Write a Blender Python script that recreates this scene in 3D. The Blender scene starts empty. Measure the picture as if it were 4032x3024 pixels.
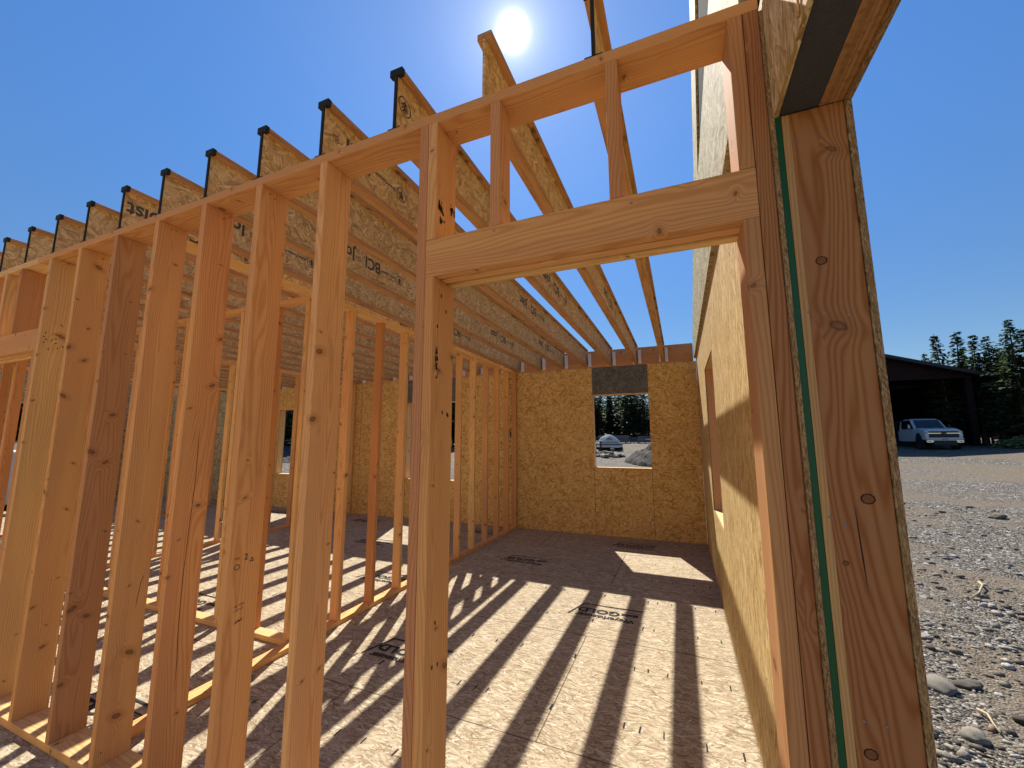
import bpy, bmesh, math, random
import numpy as np
from mathutils import Matrix, Vector, noise
R = math.radians
random.seed(7)
SC = bpy.context.scene
COL = SC.collection

# ------------------------------------------------------------------ camera
cam_d = bpy.data.cameras.new("camera")
cam = bpy.data.objects.new("camera", cam_d)
COL.objects.link(cam)
SC.camera = cam
YAW, PIT, ROL = -0.3943159, 0.1351166, -0.002446276
CF = Vector((math.sin(YAW)*math.cos(PIT), math.cos(YAW)*math.cos(PIT), math.sin(PIT)))
c_r = Vector((math.cos(YAW), -math.sin(YAW), 0)); c_u = c_r.cross(CF)
CR = c_r*math.cos(ROL)+c_u*math.sin(ROL); CU = -c_r*math.sin(ROL)+c_u*math.cos(ROL)
m3 = Matrix((CR, CU, -CF)).transposed()
CAM = Vector((0, -1.161, 1.531))
cam.matrix_world = Matrix.Translation(CAM) @ m3.to_4x4()
cam_d.sensor_width = 36.0
cam_d.lens = 36.0*1587.49/4032.0
cam_d.clip_start = 0.05
cam_d.clip_end = 3000

# ------------------------------------------------------------------ sky and sun
SUN_EL, SUN_AZ = R(48.86), R(-22.3)
SUN_DIR = Vector((math.sin(SUN_AZ)*math.cos(SUN_EL), math.cos(SUN_AZ)*math.cos(SUN_EL), math.sin(SUN_EL)))
world = bpy.data.worlds.new("World"); SC.world = world
world.use_nodes = True
wt = world.node_tree; wn = wt.nodes; wl = wt.links
bg = wn["Background"]
sky = wn.new("ShaderNodeTexSky"); sky.sky_type = 'NISHITA'; sky.sun_disc = False
sky.sun_elevation = SUN_EL; sky.sun_rotation = SUN_AZ
sky.air_density = 1.0; sky.dust_density = 0.0; sky.ozone_density = 2.5
hs = wn.new("ShaderNodeHueSaturation"); hs.inputs['Saturation'].default_value = 1.24; hs.inputs['Value'].default_value = 1.0; hs.inputs['Hue'].default_value = 0.505
wl.new(sky.outputs[0], hs.inputs['Color'])
# clear mountain air: less of the white band near the horizon
el_c = wn.new("ShaderNodeTexCoord"); el_s = wn.new("ShaderNodeSeparateXYZ"); wl.new(el_c.outputs['Generated'], el_s.inputs[0])
el_r = wn.new("ShaderNodeMapRange"); el_r.interpolation_type = 'SMOOTHSTEP'
el_r.inputs['From Min'].default_value = 0.0; el_r.inputs['From Max'].default_value = 0.75; el_r.inputs['To Min'].default_value = 0.52; el_r.inputs['To Max'].default_value = 1.0
wl.new(el_s.outputs[2], el_r.inputs['Value'])
el_m = wn.new("ShaderNodeVectorMath"); el_m.operation = 'SCALE'; wl.new(hs.outputs[0], el_m.inputs[0]); wl.new(el_r.outputs[0], el_m.inputs['Scale'])
# the sun's aureole: part of the sky, narrow and bright round the sun's own direction
geo = wn.new("ShaderNodeTexCoord")
dot = wn.new("ShaderNodeVectorMath"); dot.operation = 'DOT_PRODUCT'
nrm = wn.new("ShaderNodeVectorMath"); nrm.operation = 'NORMALIZE'
wl.new(geo.outputs['Generated'], nrm.inputs[0]); wl.new(nrm.outputs[0], dot.inputs[0]); dot.inputs[1].default_value = SUN_DIR
ang = wn.new("ShaderNodeMath"); ang.operation = 'ARCCOSINE'; ang.use_clamp = False; wl.new(dot.outputs['Value'], ang.inputs[0])
def wmath(op, a, b):
    n = wn.new("ShaderNodeMath"); n.operation = op
    for i, v in enumerate((a, b)):
        if hasattr(v, 'links'): wl.new(v, n.inputs[i])
        else: n.inputs[i].default_value = v
    return n.outputs[0]
def lobe(width, amp):
    q = wmath('DIVIDE', ang.outputs[0], width); q = wmath('MULTIPLY', q, q); q = wmath('MULTIPLY', q, -1.0)
    return wmath('MULTIPLY', wmath('EXPONENT', q, 0.0), amp)
glow = wmath('ADD', wmath('ADD', lobe(0.015, 120.0), lobe(0.040, 3.4)), wmath('ADD', lobe(0.11, 1.6), lobe(0.34, 0.9)))
gc = wn.new("ShaderNodeMix"); gc.data_type = 'RGBA'; gc.blend_type = 'ADD'; gc.inputs[0].default_value = 1.0
gv = wn.new("ShaderNodeCombineColor")
wl.new(glow, gv.inputs[0]); wl.new(wmath('MULTIPLY', glow, 0.97), gv.inputs[1]); wl.new(wmath('MULTIPLY', glow, 0.93), gv.inputs[2])
wl.new(el_m.outputs[0], gc.inputs[6]); wl.new(gv.outputs[0], gc.inputs[7])
wl.new(gc.outputs[2], bg.inputs['Color'])
bg.inputs['Strength'].default_value = 0.081

sun_d = bpy.data.lights.new("sun", 'SUN'); sun_d.energy = 4.1; sun_d.angle = R(0.53); sun_d.color = (1.0, 0.95, 0.86)
sun = bpy.data.objects.new("sun", sun_d); COL.objects.link(sun)
sun.rotation_euler = (-SUN_DIR).to_track_quat('-Z', 'Y').to_euler()
SC.view_settings.view_transform = 'Standard'; SC.view_settings.look = 'None'
SC.view_settings.exposure = 1.04; SC.view_settings.gamma = 1.0
SC.cycles.max_bounces = 8; SC.cycles.diffuse_bounces = 6

# ------------------------------------------------------------------ node helper
class NT:
    def __init__(s, name):
        s.m = bpy.data.materials.new(name); s.m.use_nodes = True
        s.t = s.m.node_tree; s.t.nodes.clear()
        s.out = s.t.nodes.new("ShaderNodeOutputMaterial")
        s.b = s.t.nodes.new("ShaderNodeBsdfPrincipled")
        s.t.links.new(s.b.outputs[0], s.out.inputs[0])
    def put(s, sock, v):
        if v is None: return
        if isinstance(v, bpy.types.NodeSocket): s.t.links.new(v, sock)
        elif isinstance(v, (tuple, list)) and sock.type == 'RGBA' and len(v) == 3: sock.default_value = (*v, 1)
        else: sock.default_value = v
    def n(s, typ, ins=(), out=0, **props):
        nd = s.t.nodes.new("ShaderNode"+typ)
        for k, v in props.items(): setattr(nd, k, v)
        if isinstance(ins, dict):
            for k, v in ins.items(): s.put(nd.inputs[k], v)
        else:
            for i, v in enumerate(ins): s.put(nd.inputs[i], v)
        return nd.outputs[out]
    def math(s, op, a, b=0.0, c=None, clamp=False):
        return s.n("Math", [a, b] + ([c] if c is not None else []), operation=op, use_clamp=clamp)
    def vec(s, op, a, b=(0, 0, 0)):
        return s.n("VectorMath", [a, b], operation=op)
    def xyz(s, v):
        nd = s.t.nodes.new("ShaderNodeSeparateXYZ"); s.put(nd.inputs[0], v); return nd.outputs
    def comb(s, x, y, z): return s.n("CombineXYZ", [x, y, z])
    def mix(s, f, a, b, mode='MIX'):
        nd = s.t.nodes.new("ShaderNodeMix"); nd.data_type = 'RGBA'; nd.blend_type = mode
        s.put(nd.inputs[0], f); s.put(nd.inputs[6], a); s.put(nd.inputs[7], b); return nd.outputs[2]
    def mixf(s, f, a, b):
        nd = s.t.nodes.new("ShaderNodeMix"); nd.data_type = 'FLOAT'
        s.put(nd.inputs[0], f); s.put(nd.inputs[2], a); s.put(nd.inputs[3], b); return nd.outputs[0]
    def ramp(s, f, stops, interp='LINEAR'):
        nd = s.t.nodes.new("ShaderNodeValToRGB"); cr = nd.color_ramp; cr.interpolation = interp
        while len(cr.elements) < len(stops): cr.elements.new(0.5)
        for e, (p, c) in zip(cr.elements, stops):
            e.position = p; e.color = (*c, 1) if len(c) == 3 else c
        s.put(nd.inputs[0], f); return nd.outputs[0]
    def noise(s, v, scale, detail=2, rough=0.5, out=0, dim='3D', dist=0.0):
        return s.n("TexNoise", {'Vector': v, 'Scale': scale, 'Detail': detail, 'Roughness': rough, 'Distortion': dist}, out, noise_dimensions=dim)
    def smooth(s, x, a, b):
        return s.n("MapRange", {'Value': x, 'From Min': a, 'From Max': b, 'To Min': 0.0, 'To Max': 1.0}, interpolation_type='SMOOTHSTEP')
    def bump(s, h, strength, dist):
        nd = s.t.nodes.new("ShaderNodeBump"); s.put(nd.inputs['Height'], h)
        nd.inputs['Strength'].default_value = strength; nd.inputs['Distance'].default_value = dist
        s.t.links.new(nd.outputs[0], s.b.inputs['Normal'])
    def set(s, **kw):
        for k, v in kw.items(): s.put(s.b.inputs[k.replace('_', ' ')], v)
        return s.m

def lumber_mat(name="lumber", spacing=0.0072, contrast=0.62, warpk=0.10, sharp=2.2):
    T = NT(name)
    P = T.n("TexCoord", out=3)
    oi = T.t.nodes.new("ShaderNodeObjectInfo")
    rnd = oi.outputs['Random']; tint = oi.outputs['Color']
    off = T.comb(T.math('MULTIPLY', rnd, 3.7), T.math('MULTIPLY', rnd, 9.1), T.math('MULTIPLY', rnd, 53.0))
    Q = T.vec('ADD', P, off)
    x, y, z = T.xyz(P); qx, qy, qz = T.xyz(Q)
    # knots
    a = T.math('ADD', qx, qy)
    kv = T.comb(T.math('DIVIDE', a, 0.095), T.math('DIVIDE', qz, 0.27), 0.0)
    nd = T.t.nodes.new("ShaderNodeTexVoronoi"); nd.voronoi_dimensions = '2D'; T.put(nd.inputs['Vector'], kv); nd.inputs['Scale'].default_value = 1.0
    px, py, _ = T.xyz(T.vec('SUBTRACT', kv, nd.outputs['Position']))
    cr_, cg_, cb_ = T.xyz(nd.outputs['Color'])
    dx = T.math('MULTIPLY', px, 0.095); dz = T.math('MULTIPLY', py, 0.27)
    sl = T.math('SUBTRACT', cb_, 0.5)
    dz2 = T.math('ADD', dz, T.math('MULTIPLY', dx, T.math('MULTIPLY', sl, 1.0)))
    d = T.math('SQRT', T.math('ADD', T.math('MULTIPLY', T.math('MULTIPLY', dx, dx), 0.55), T.math('MULTIPLY', T.math('MULTIPLY', dz2, dz2), 1.25)))
    keep = T.math('LESS_THAN', cr_, 0.46)
    rad = T.math('ADD', 0.0035, T.math('MULTIPLY', T.math('MULTIPLY', cg_, cg_), 0.0105))
    dn = T.math('DIVIDE', T.math('ADD', d, T.math('MULTIPLY', T.math('SUBTRACT', T.noise(Q, 90, 2), 0.5), 0.005)), rad)
    knot = T.math('MULTIPLY', keep, T.math('SUBTRACT', 1.0, T.smooth(dn, 0.7, 1.15)))
    halo = T.math('MULTIPLY', keep, T.math('SUBTRACT', 1.0, T.smooth(dn, 0.8, 3.4)))
    swirl = T.math('MULTIPLY', keep, T.math('EXPONENT', T.math('MULTIPLY', T.math('MULTIPLY', dn, dn), -0.11)))
    # growth rings seen on a sawn board
    ox = T.math('ADD', x, T.math('SUBTRACT', T.math('MULTIPLY', T.math('FRACT', T.math('MULTIPLY', rnd, 17.0)), 0.20), 0.10))
    oy = T.math('ADD', y, T.math('SUBTRACT', T.math('MULTIPLY', T.math('FRACT', T.math('MULTIPLY', rnd, 41.0)), 0.14), 0.07))
    warp = T.math('SUBTRACT', T.noise(T.vec('MULTIPLY', Q, (7, 7, 0.85)), 1.0, 2, 0.45), 0.5)
    warp2 = T.math('SUBTRACT', T.noise(T.vec('MULTIPLY', Q, (30, 30, 5.0)), 1.0, 2, 0.5), 0.5)
    rr = T.math('SQRT', T.math('ADD', T.math('MULTIPLY', ox, ox), T.math('MULTIPLY', oy, oy)))
    rr = T.math('ADD', rr, T.math('MULTIPLY', warp, warpk))
    rr = T.math('ADD', rr, T.math('MULTIPLY', warp2, 0.006))
    rr = T.math('ADD', rr, T.math('MULTIPLY', swirl, 0.016))
    ph = T.math('MULTIPLY', rr, 2*math.pi/spacing)
    w = T.math('ADD', 0.5, T.math('MULTIPLY', T.math('SINE', ph), 0.5))
    ring = T.math('POWER', w, sharp)
    fib = T.noise(T.vec('MULTIPLY', Q, (420, 420, 7)), 1.0, 3, 0.6)
    lowf = T.noise(T.vec('MULTIPLY', Q, (9, 9, 0.7)), 1.0, 2, 0.5)
    early = T.mix(T.smooth(lowf, 0.42, 0.66), tint, T.mix(1.0, tint, (1.10, 1.16, 1.10), 'MULTIPLY'))
    late = T.mix(1.0, early, (0.76, 0.60, 0.48), 'MULTIPLY')
    col = T.mix(T.math('MULTIPLY', ring, contrast), early, late)
    col = T.mix(T.math('MULTIPLY', T.smooth(fib, 0.35, 0.75), 0.20), col, T.mix(1.0, col, (0.72, 0.66, 0.6), 'MULTIPLY'))
    col = T.mix(T.math('MULTIPLY', halo, 0.34), col, (0.26, 0.115, 0.05))
    col = T.mix(T.math('MULTIPLY', knot, 0.80), col, T.mix(T.smooth(dn, 0.15, 1.0), (0.27, 0.125, 0.055), (0.085, 0.036, 0.018)))
    # grime and handling marks
    gr = T.smooth(T.noise(T.vec('MULTIPLY', Q, (14, 14, 3)), 1.0, 4, 0.65), 0.60, 0.78)
    col = T.mix(T.math('MULTIPLY', gr, 0.22), col, (0.16, 0.10, 0.07))
    T.bump(T.math('ADD', T.math('MULTIPLY', ring, 0.5), T.math('MULTIPLY', fib, 0.7)), 0.22, 0.0016)
    return T.set(Base_Color=col, Roughness=0.75, Specular_IOR_Level=0.10)

def osb_mat(name, stops, length=0.085, width=0.013, angles=(0, 38, 74, 118, 152), bias=None, grime=None, rough=0.55, seam=None):
    T = NT(name)
    uv = T.n("UVMap", uv_map="UVMap")
    rnd = T.t.nodes.new("ShaderNodeObjectInfo").outputs['Random']
    U0 = uv
    U = T.vec('ADD', uv, T.comb(T.math('MULTIPLY', rnd, 17.3), T.math('MULTIPLY', rnd, 29.1), 0.0))
    wob = T.vec('SUBTRACT', T.noise(U, 9.0, 1, out=1), (0.5, 0.5, 0.5))
    U = T.vec('ADD', U, T.vec('MULTIPLY', wob, (0.02, 0.02, 0)))
    prio = None; tone = None; edge = None
    for i, a in enumerate(angles):
        mp = T.n("Mapping", {'Vector': T.vec('ADD', U, (i*3.17, i*7.9, 0)), 'Rotation': (0, 0, R(a))})
        k = random.uniform(0.8, 1.25)
        sc = T.vec('MULTIPLY', mp, (1/(length*k), 1/(width*random.uniform(0.8, 1.3)), 0))
        nd = T.t.nodes.new("ShaderNodeTexVoronoi"); nd.voronoi_dimensions = '2D'
        T.put(nd.inputs['Vector'], sc); nd.inputs['Scale'].default_value = 1.0
        cr, cg, cb = T.xyz(nd.outputs['Color'])
        if bias: cr = T.math('MULTIPLY', cr, bias[i])
        e = nd.outputs['Distance']
        if prio is None: prio, tone, edge = cr, cg, e
        else:
            mk = T.math('GREATER_THAN', cr, prio)
            tone = T.mixf(mk, tone, cg); edge = T.mixf(mk, edge, e); prio = T.math('MAXIMUM', prio, cr)
    fib = T.noise(T.vec('MULTIPLY', U, (260, 260, 1)), 1.0, 2, 0.6, dim='2D')
    t = T.math('ADD', T.math('MULTIPLY', tone, 0.86), T.math('MULTIPLY', fib, 0.14))
    col = T.ramp(t, stops)
    ed = T.smooth(edge, 0.38, 0.72)
    col = T.mix(T.math('MULTIPLY', ed, 0.38), col, T.mix(1.0, col, (0.52, 0.44, 0.38), 'MULTIPLY'))
    big = T.noise(U, 2.2, 3, 0.6)
    col = T.mix(T.math('MULTIPLY', T.smooth(big, 0.35, 0.7), 0.25), col, T.mix(1.0, col, (0.74, 0.70, 0.66), 'MULTIPLY'))
    if grime:
        g = T.smooth(T.noise(U, 3.3, 5, 0.7), 0.60, 0.74)
        col = T.mix(T.math('MULTIPLY', g, grime[0]), col, grime[1])
    if seam: col = seam(T, U0, col)
    T.bump(T.math('ADD', T.math('MULTIPLY', tone, 0.6), T.math('MULTIPLY', ed, -0.5)), 0.35, 0.0018)
    return T.set(Base_Color=col, Roughness=0.8, Specular_IOR_Level=0.07)

def floor_seam(T, U, col):
    # tongue-and-groove joints of 4x8 ft sheets, staggered by half a sheet
    x, y, _ = T.xyz(U)
    row = T.math('DIVIDE', T.math('SUBTRACT', y, 0.99), 1.206)
    fr = T.math('FRACT', row)
    dy = T.math('MULTIPLY', T.math('MINIMUM', fr, T.math('SUBTRACT', 1.0, fr)), 1.206)
    ri = T.math('FLOOR', row)
    sh = T.math('MULTIPLY', T.math('FLOORED_MODULO', ri, 2.0), 0.5)
    cx = T.math('FRACT', T.math('ADD', T.math('DIVIDE', T.math('ADD', x, 0.77), 2.4384), sh))
    dxx = T.math('MULTIPLY', T.math('MINIMUM', cx, T.math('SUBTRACT', 1.0, cx)), 2.4384)
    d = T.math('MINIMUM', dy, dxx)
    mk = T.math('SUBTRACT', 1.0, T.smooth(d, 0.0022, 0.0055))
    wid = T.math('FLOOR', T.math('ADD', T.math('DIVIDE', T.math('ADD', x, 0.77), 2.4384), sh))
    tone = T.n("TexWhiteNoise", {'Vector': T.comb(ri, wid, 0.0)}, noise_dimensions='2D')
    col = T.mix(T.math('MULTIPLY', tone, 0.22), col, T.mix(1.0, col, (0.80, 0.78, 0.76), 'MULTIPLY'))
    # muddy footprints and dust
    dst = T.smooth(T.noise(U, 1.3, 4, 0.65), 0.52, 0.72)
    col = T.mix(T.math('MULTIPLY', dst, 0.22), col, (0.30, 0.26, 0.22))
    return T.mix(T.math('MULTIPLY', mk, 0.8), col, (0.07, 0.045, 0.03))

def flat_mat(name, col, rough=0.6, metal=0.0, var=0.0, scale=20.0, spec=0.4, bump=0.0):
    T = NT(name)
    if var:
        P = T.n("TexCoord", out=3)
        f = T.noise(P, scale, 4, 0.6)
        c = T.mix(f, tuple(v*(1-var) for v in col), tuple(min(1, v*(1+var)) for v in col))
        if bump: T.bump(f, bump, 0.004)
        T.set(Base_Color=c)
    else: T.set(Base_Color=col)
    return T.set(Roughness=rough, Metallic=metal, Specular_IOR_Level=spec)

def lvl_mat(name, col, axis=2, pitch=0.0042):
    # thin veneers glued in layers: dark glue lines across local axis
    T = NT(name)
    P = T.n("TexCoord", out=3)
    s = T.xyz(P)
    rnd = T.t.nodes.new("ShaderNodeObjectInfo").outputs['Random']
    f = T.math('ADD', T.math('DIVIDE', s[axis], pitch), T.math('MULTIPLY', T.noise(T.vec('MULTIPLY', P, (6, 6, 6)), 1.0, 2), 1.4))
    st = T.n("TexWhiteNoise", {'W': T.math('FLOOR', f)}, noise_dimensions='1D')
    ln = T.smooth(T.math('ABSOLUTE', T.math('SUBTRACT', T.math('FRACT', f), 0.5)), 0.36, 0.5)
    sv = [60, 60, 60]; 
    fib = T.noise(T.vec('MULTIPLY', T.vec('ADD', P, T.comb(rnd, T.math('MULTIPLY', rnd, 31.0), rnd)), (50, 4, 50)), 1.0, 4, 0.65)
    c = T.mix(st, tuple(v*0.72 for v in col), tuple(v*1.12 for v in col))
    c = T.mix(T.math('MULTIPLY', T.smooth(fib, 0.45, 0.68), 0.55), c, tuple(v*k for v, k in zip(col, (0.42, 0.33, 0.28))))
    c = T.mix(T.math('MULTIPLY', ln, 0.7), c, (0.07, 0.035, 0.02))
    return T.set(Base_Color=c, Roughness=0.75, Specular_IOR_Level=0.08)

M = {}
M['lumber'] = lumber_mat()
M['lumber_bold'] = lumber_mat('flat_sawn_lumber', 0.0105, 0.95, 0.20, 1.7)
M['osb_wall'] = osb_mat('osb_wall', [(0.0, (0.20, 0.09, 0.025)), (0.08, (0.46, 0.265, 0.08)), (0.4, (0.70, 0.46, 0.165)), (0.8, (0.79, 0.54, 0.215)), (1.0, (0.86, 0.68, 0.37))], length=0.095, width=0.017, grime=(0.30, (0.14, 0.07, 0.025)))
M['osb_side'] = osb_mat('osb_side', [(0.0, (0.28, 0.17, 0.06)), (0.2, (0.48, 0.32, 0.12)), (0.5, (0.61, 0.445, 0.20)), (0.8, (0.70, 0.53, 0.27)), (0.95, (0.80, 0.66, 0.40)), (1.0, (0.86, 0.78, 0.58))], length=0.10, width=0.011, angles=(90, 75, 104, 60, 122), grime=(0.12, (0.2, 0.13, 0.06)))
M['osb_web'] = osb_mat('osb_web', [(0.0, (0.24, 0.145, 0.065)), (0.12, (0.44, 0.29, 0.125)), (0.5, (0.62, 0.43, 0.20)), (0.85, (0.74, 0.55, 0.28)), (1.0, (0.82, 0.68, 0.42))], length=0.075, width=0.012)
M['osb_floor'] = osb_mat('osb_floor', [(0.0, (0.165, 0.118, 0.07)), (0.15, (0.29, 0.222, 0.142)), (0.5, (0.42, 0.345, 0.235)), (0.85, (0.54, 0.46, 0.33)), (1.0, (0.72, 0.65, 0.52))], length=0.058, width=0.0085, angles=(0, 20, -24, 55, -60), bias=(1.0, 0.96, 0.96, 0.8, 0.8), seam=floor_seam, rough=0.6)
M['osb_gray'] = osb_mat('osb_weathered', [(0.0, (0.10, 0.112, 0.115)), (0.5, (0.145, 0.16, 0.158)), (1.0, (0.20, 0.21, 0.20))], length=0.10, width=0.02, rough=0.7)
M['osb_pale'] = osb_mat('osb_pale', [(0.0, (0.12, 0.095, 0.045)), (0.2, (0.27, 0.22, 0.11)), (0.55, (0.45, 0.385, 0.21)), (0.9, (0.60, 0.53, 0.33)), (1.0, (0.84, 0.80, 0.64))], length=0.12, width=0.014, angles=(0, 25, -25, 50, -50))
M['osb_edge'] = osb_mat('osb_edge', [(0.0, (0.13, 0.075, 0.034)), (0.5, (0.34, 0.22, 0.10)), (1.0, (0.52, 0.37, 0.19))], length=0.016, width=0.0016, angles=(90, 80, 101, 60), rough=0.85)
M['lvl'] = lvl_mat('laminated_veneer', (0.56, 0.32, 0.15), axis=2)
M['lvl_x'] = lvl_mat('laminated_header', (0.50, 0.26, 0.105), axis=0, pitch=0.0035)
M['black'] = flat_mat('black_sealer', (0.012, 0.013, 0.012), 0.75)
M['ink'] = flat_mat('black_ink', (0.03, 0.03, 0.034), 0.85, spec=0.1)
M['inkgrey'] = flat_mat('faded_ink', (0.085, 0.075, 0.07), 0.85, spec=0.1)
M['foam'] = flat_mat('grey_foam', (0.075, 0.073, 0.074), 0.95, var=0.35, scale=160, bump=0.5, spec=0.02)
M['green'] = flat_mat('green_tape', (0.010, 0.085, 0.028), 0.45)
M['galv'] = flat_mat('galvanised_steel', (0.78, 0.78, 0.77), 0.5, 0.25, var=0.12, scale=60)
M['nail'] = flat_mat('nail_steel', (0.30, 0.28, 0.26), 0.5, 0.6)
M['hole'] = flat_mat('nail_hole', (0.03, 0.016, 0.01), 0.9)
M['concrete'] = flat_mat('foundation_concrete', (0.33, 0.32, 0.30), 0.9, var=0.2, scale=8)

# ------------------------------------------------------------------ object helpers
def link(o, parent=None):
    COL.objects.link(o)
    if parent is not None: o.parent = parent
    return o
def tag(o, label=None, cat=None, group=None, kind=None):
    if label: o["label"] = label
    if cat: o["category"] = cat
    if group: o["group"] = group
    if kind: o["kind"] = kind
    return o
def thing(name, label, cat, loc=(0, 0, 0), group=None, rz=0.0):
    o = bpy.data.objects.new(name, None); o.empty_display_size = 0.1
    o.location = loc; o.rotation_euler = (0, 0, rz); COL.objects.link(o)
    return tag(o, label, cat, group)
def obj(name, me, mat=None, parent=None, loc=(0, 0, 0), rot=(0, 0, 0)):
    o = bpy.data.objects.new(name, me)
    if mat is not None and not me.materials: me.materials.append(mat)
    o.location = loc; o.rotation_euler = rot
    return link(o, parent)
def mesh(name, vs, fs, smooth=False, uvs=None):
    me = bpy.data.meshes.new(name); me.from_pydata([tuple(v) for v in vs], [], fs)
    if uvs: boxuv(me)
    if smooth: me.polygons.foreach_set('use_smooth', [True]*len(me.polygons))
    me.update(); return me
def boxuv(me):
    uv = me.uv_layers.new(name="UVMap")
    for p in me.polygons:
        n = p.normal; ax = max(range(3), key=lambda i: abs(n[i]))
        for li in p.loop_indices:
            c = me.vertices[me.loops[li].vertex_index].co
            uv.data[li].uv = ((c.y, c.z), (c.x, c.z), (c.x, c.y))[ax]
def bm_mesh(bm, name, smooth=False, uv=False):
    me = bpy.data.meshes.new(name); bm.normal_update(); bm.to_mesh(me); bm.free()
    if uv: boxuv(me)
    if smooth: me.polygons.foreach_set('use_smooth', [True]*len(me.polygons))
    return me
_cache = {}
def board_mesh(w, d, l, bev=0.0028, mat=None, segs=2):
    k = (round(w, 4), round(d, 4), round(l, 4), bev, mat, segs)
    if k in _cache: return _cache[k]
    bm = bmesh.new(); bmesh.ops.create_cube(bm, size=1.0)
    bmesh.ops.scale(bm, vec=(w, d, l), verts=bm.verts)
    if bev: bmesh.ops.bevel(bm, geom=[e for e in bm.edges], offset=bev, segments=segs, profile=0.6, affect='EDGES')
    me = bm_mesh(bm, 'board'); me.materials.append(M[mat or 'lumber'])
    _cache[k] = me; return me
WOODS = [(0.50, 0.235, 0.098), (0.46, 0.205, 0.082), (0.53, 0.27, 0.115), (0.40, 0.165, 0.068), (0.52, 0.285, 0.125), (0.47, 0.225, 0.105), (0.49, 0.22, 0.085)]
WGAIN = (1.38, 1.67, 1.84)
def beam(name, x0, x1, y0, y1, z0, z1, ax, parent=None, tint=None, mat=None, bev=0.0028, twist=0.0):
    """one sawn board filling the box, its grain along ax; local Z is the long axis"""
    c = Vector(((x0+x1)/2, (y0+y1)/2, (z0+z1)/2)); X, Y, Z = x1-x0, y1-y0, z1-z0
    if ax == 'z': me = board_mesh(X, Y, Z, bev, mat); rot = (0, 0, twist)
    elif ax == 'x': me = board_mesh(Z, Y, X, bev, mat); rot = (0, R(90), 0)
    else: me = board_mesh(X, Z, Y, bev, mat); rot = (R(-90), 0, 0)
    if parent is not None: c = c-Vector(parent.location)
    o = obj(name, me, None, parent, c, rot)
    t = tint or random.choice(WOODS); k = random.uniform(0.93, 1.06)
    o.color = (t[0]*k*WGAIN[0], t[1]*k*WGAIN[1], t[2]*k*WGAIN[2], 1)
    return o
def bow(o, l, a, b):
    """a sawn stud is never quite straight: give this one its own slightly bent mesh"""
    bm = bmesh.new(); bm.from_mesh(o.data)
    long_e = [e for e in bm.edges if abs(e.verts[0].co.z-e.verts[1].co.z) > l*.5]
    bmesh.ops.subdivide_edges(bm, edges=long_e, cuts=7, use_grid_fill=True)
    ph = random.uniform(.8, 1.2)
    for v in bm.verts:
        t = v.co.z/l+.5; q = math.sin(math.pi*t); q2 = math.sin(2*math.pi*t*ph)
        v.co.x += a*q+.3*b*q2*q; v.co.y += b*q*.6
    me = bm_mesh(bm, 'stud'); me.materials.append(o.data.materials[0]); o.data = me
def grid_panel(name, axis, c0, c1, us, vs, holes, parent, mat, edge_mat=None):
    """flat panel between c0..c1 on axis, its face a rectilinear grid us x vs with cells left out as holes"""
    def P(c, u, v): return {'x': (c, u, v), 'y': (u, c, v), 'z': (u, v, c)}[axis]
    V = []; F = []; Mi = []; idx = {}
    def vid(c, u, v):
        k = (round(c, 5), round(u, 5), round(v, 5))
        if k not in idx: idx[k] = len(V); V.append(P(c, u, v))
        return idx[k]
    solid = {}
    for i in range(len(us)-1):
        for j in range(len(vs)-1):
            cu, cv = (us[i]+us[i+1])/2, (vs[j]+vs[j+1])/2
            solid[i, j] = not any(h[0] < cu < h[1] and h[2] < cv < h[3] for h in holes)
    for (i, j), s in solid.items():
        if not s: continue
        a, b, c, d = us[i], us[i+1], vs[j], vs[j+1]
        F.append([vid(c0, a, c), vid(c0, b, c), vid(c0, b, d), vid(c0, a, d)]); Mi.append(0)
        F.append([vid(c1, a, d), vid(c1, b, d), vid(c1, b, c), vid(c1, a, c)]); Mi.append(0)
        for (di, dj, p, q) in ((-1, 0, (a, c), (a, d)), (1, 0, (b, d), (b, c)), (0, -1, (b, c), (a, c)), (0, 1, (a, d), (b, d))):
            if not solid.get((i+di, j+dj), False):
                F.append([vid(c0, *p), vid(c1, *p), vid(c1, *q), vid(c0, *q)]); Mi.append(1)
    bm = bmesh.new(); bv = [bm.verts.new(v) for v in V]
    for f, m in zip(F, Mi):
        bf = bm.faces.new([bv[k] for k in f]); bf.material_index = m
    bmesh.ops.recalc_face_normals(bm, faces=bm.faces)
    if parent is not None: bmesh.ops.translate(bm, vec=-Vector(parent.location), verts=bm.verts)
    me = bm_mesh(bm, name, uv=True)
    me.materials.append(mat); me.materials.append(edge_mat or mat)
    return obj(name, me, None, parent)
def box(name, x0, x1, y0, y1, z0, z1, parent, mat, bev=0.0):
    bm = bmesh.new(); bmesh.ops.create_cube(bm, size=1.0)
    bmesh.ops.scale(bm, vec=(x1-x0, y1-y0, z1-z0), verts=bm.verts)
    if bev: bmesh.ops.bevel(bm, geom=list(bm.edges), offset=bev, segments=2, affect='EDGES')
    c = Vector(((x0+x1)/2, (y0+y1)/2, (z0+z1)/2))
    if parent is not None: c = c-Vector(parent.location)
    me = bm_mesh(bm, name, uv=True)
    return obj(name, me, mat, parent, c)
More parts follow.
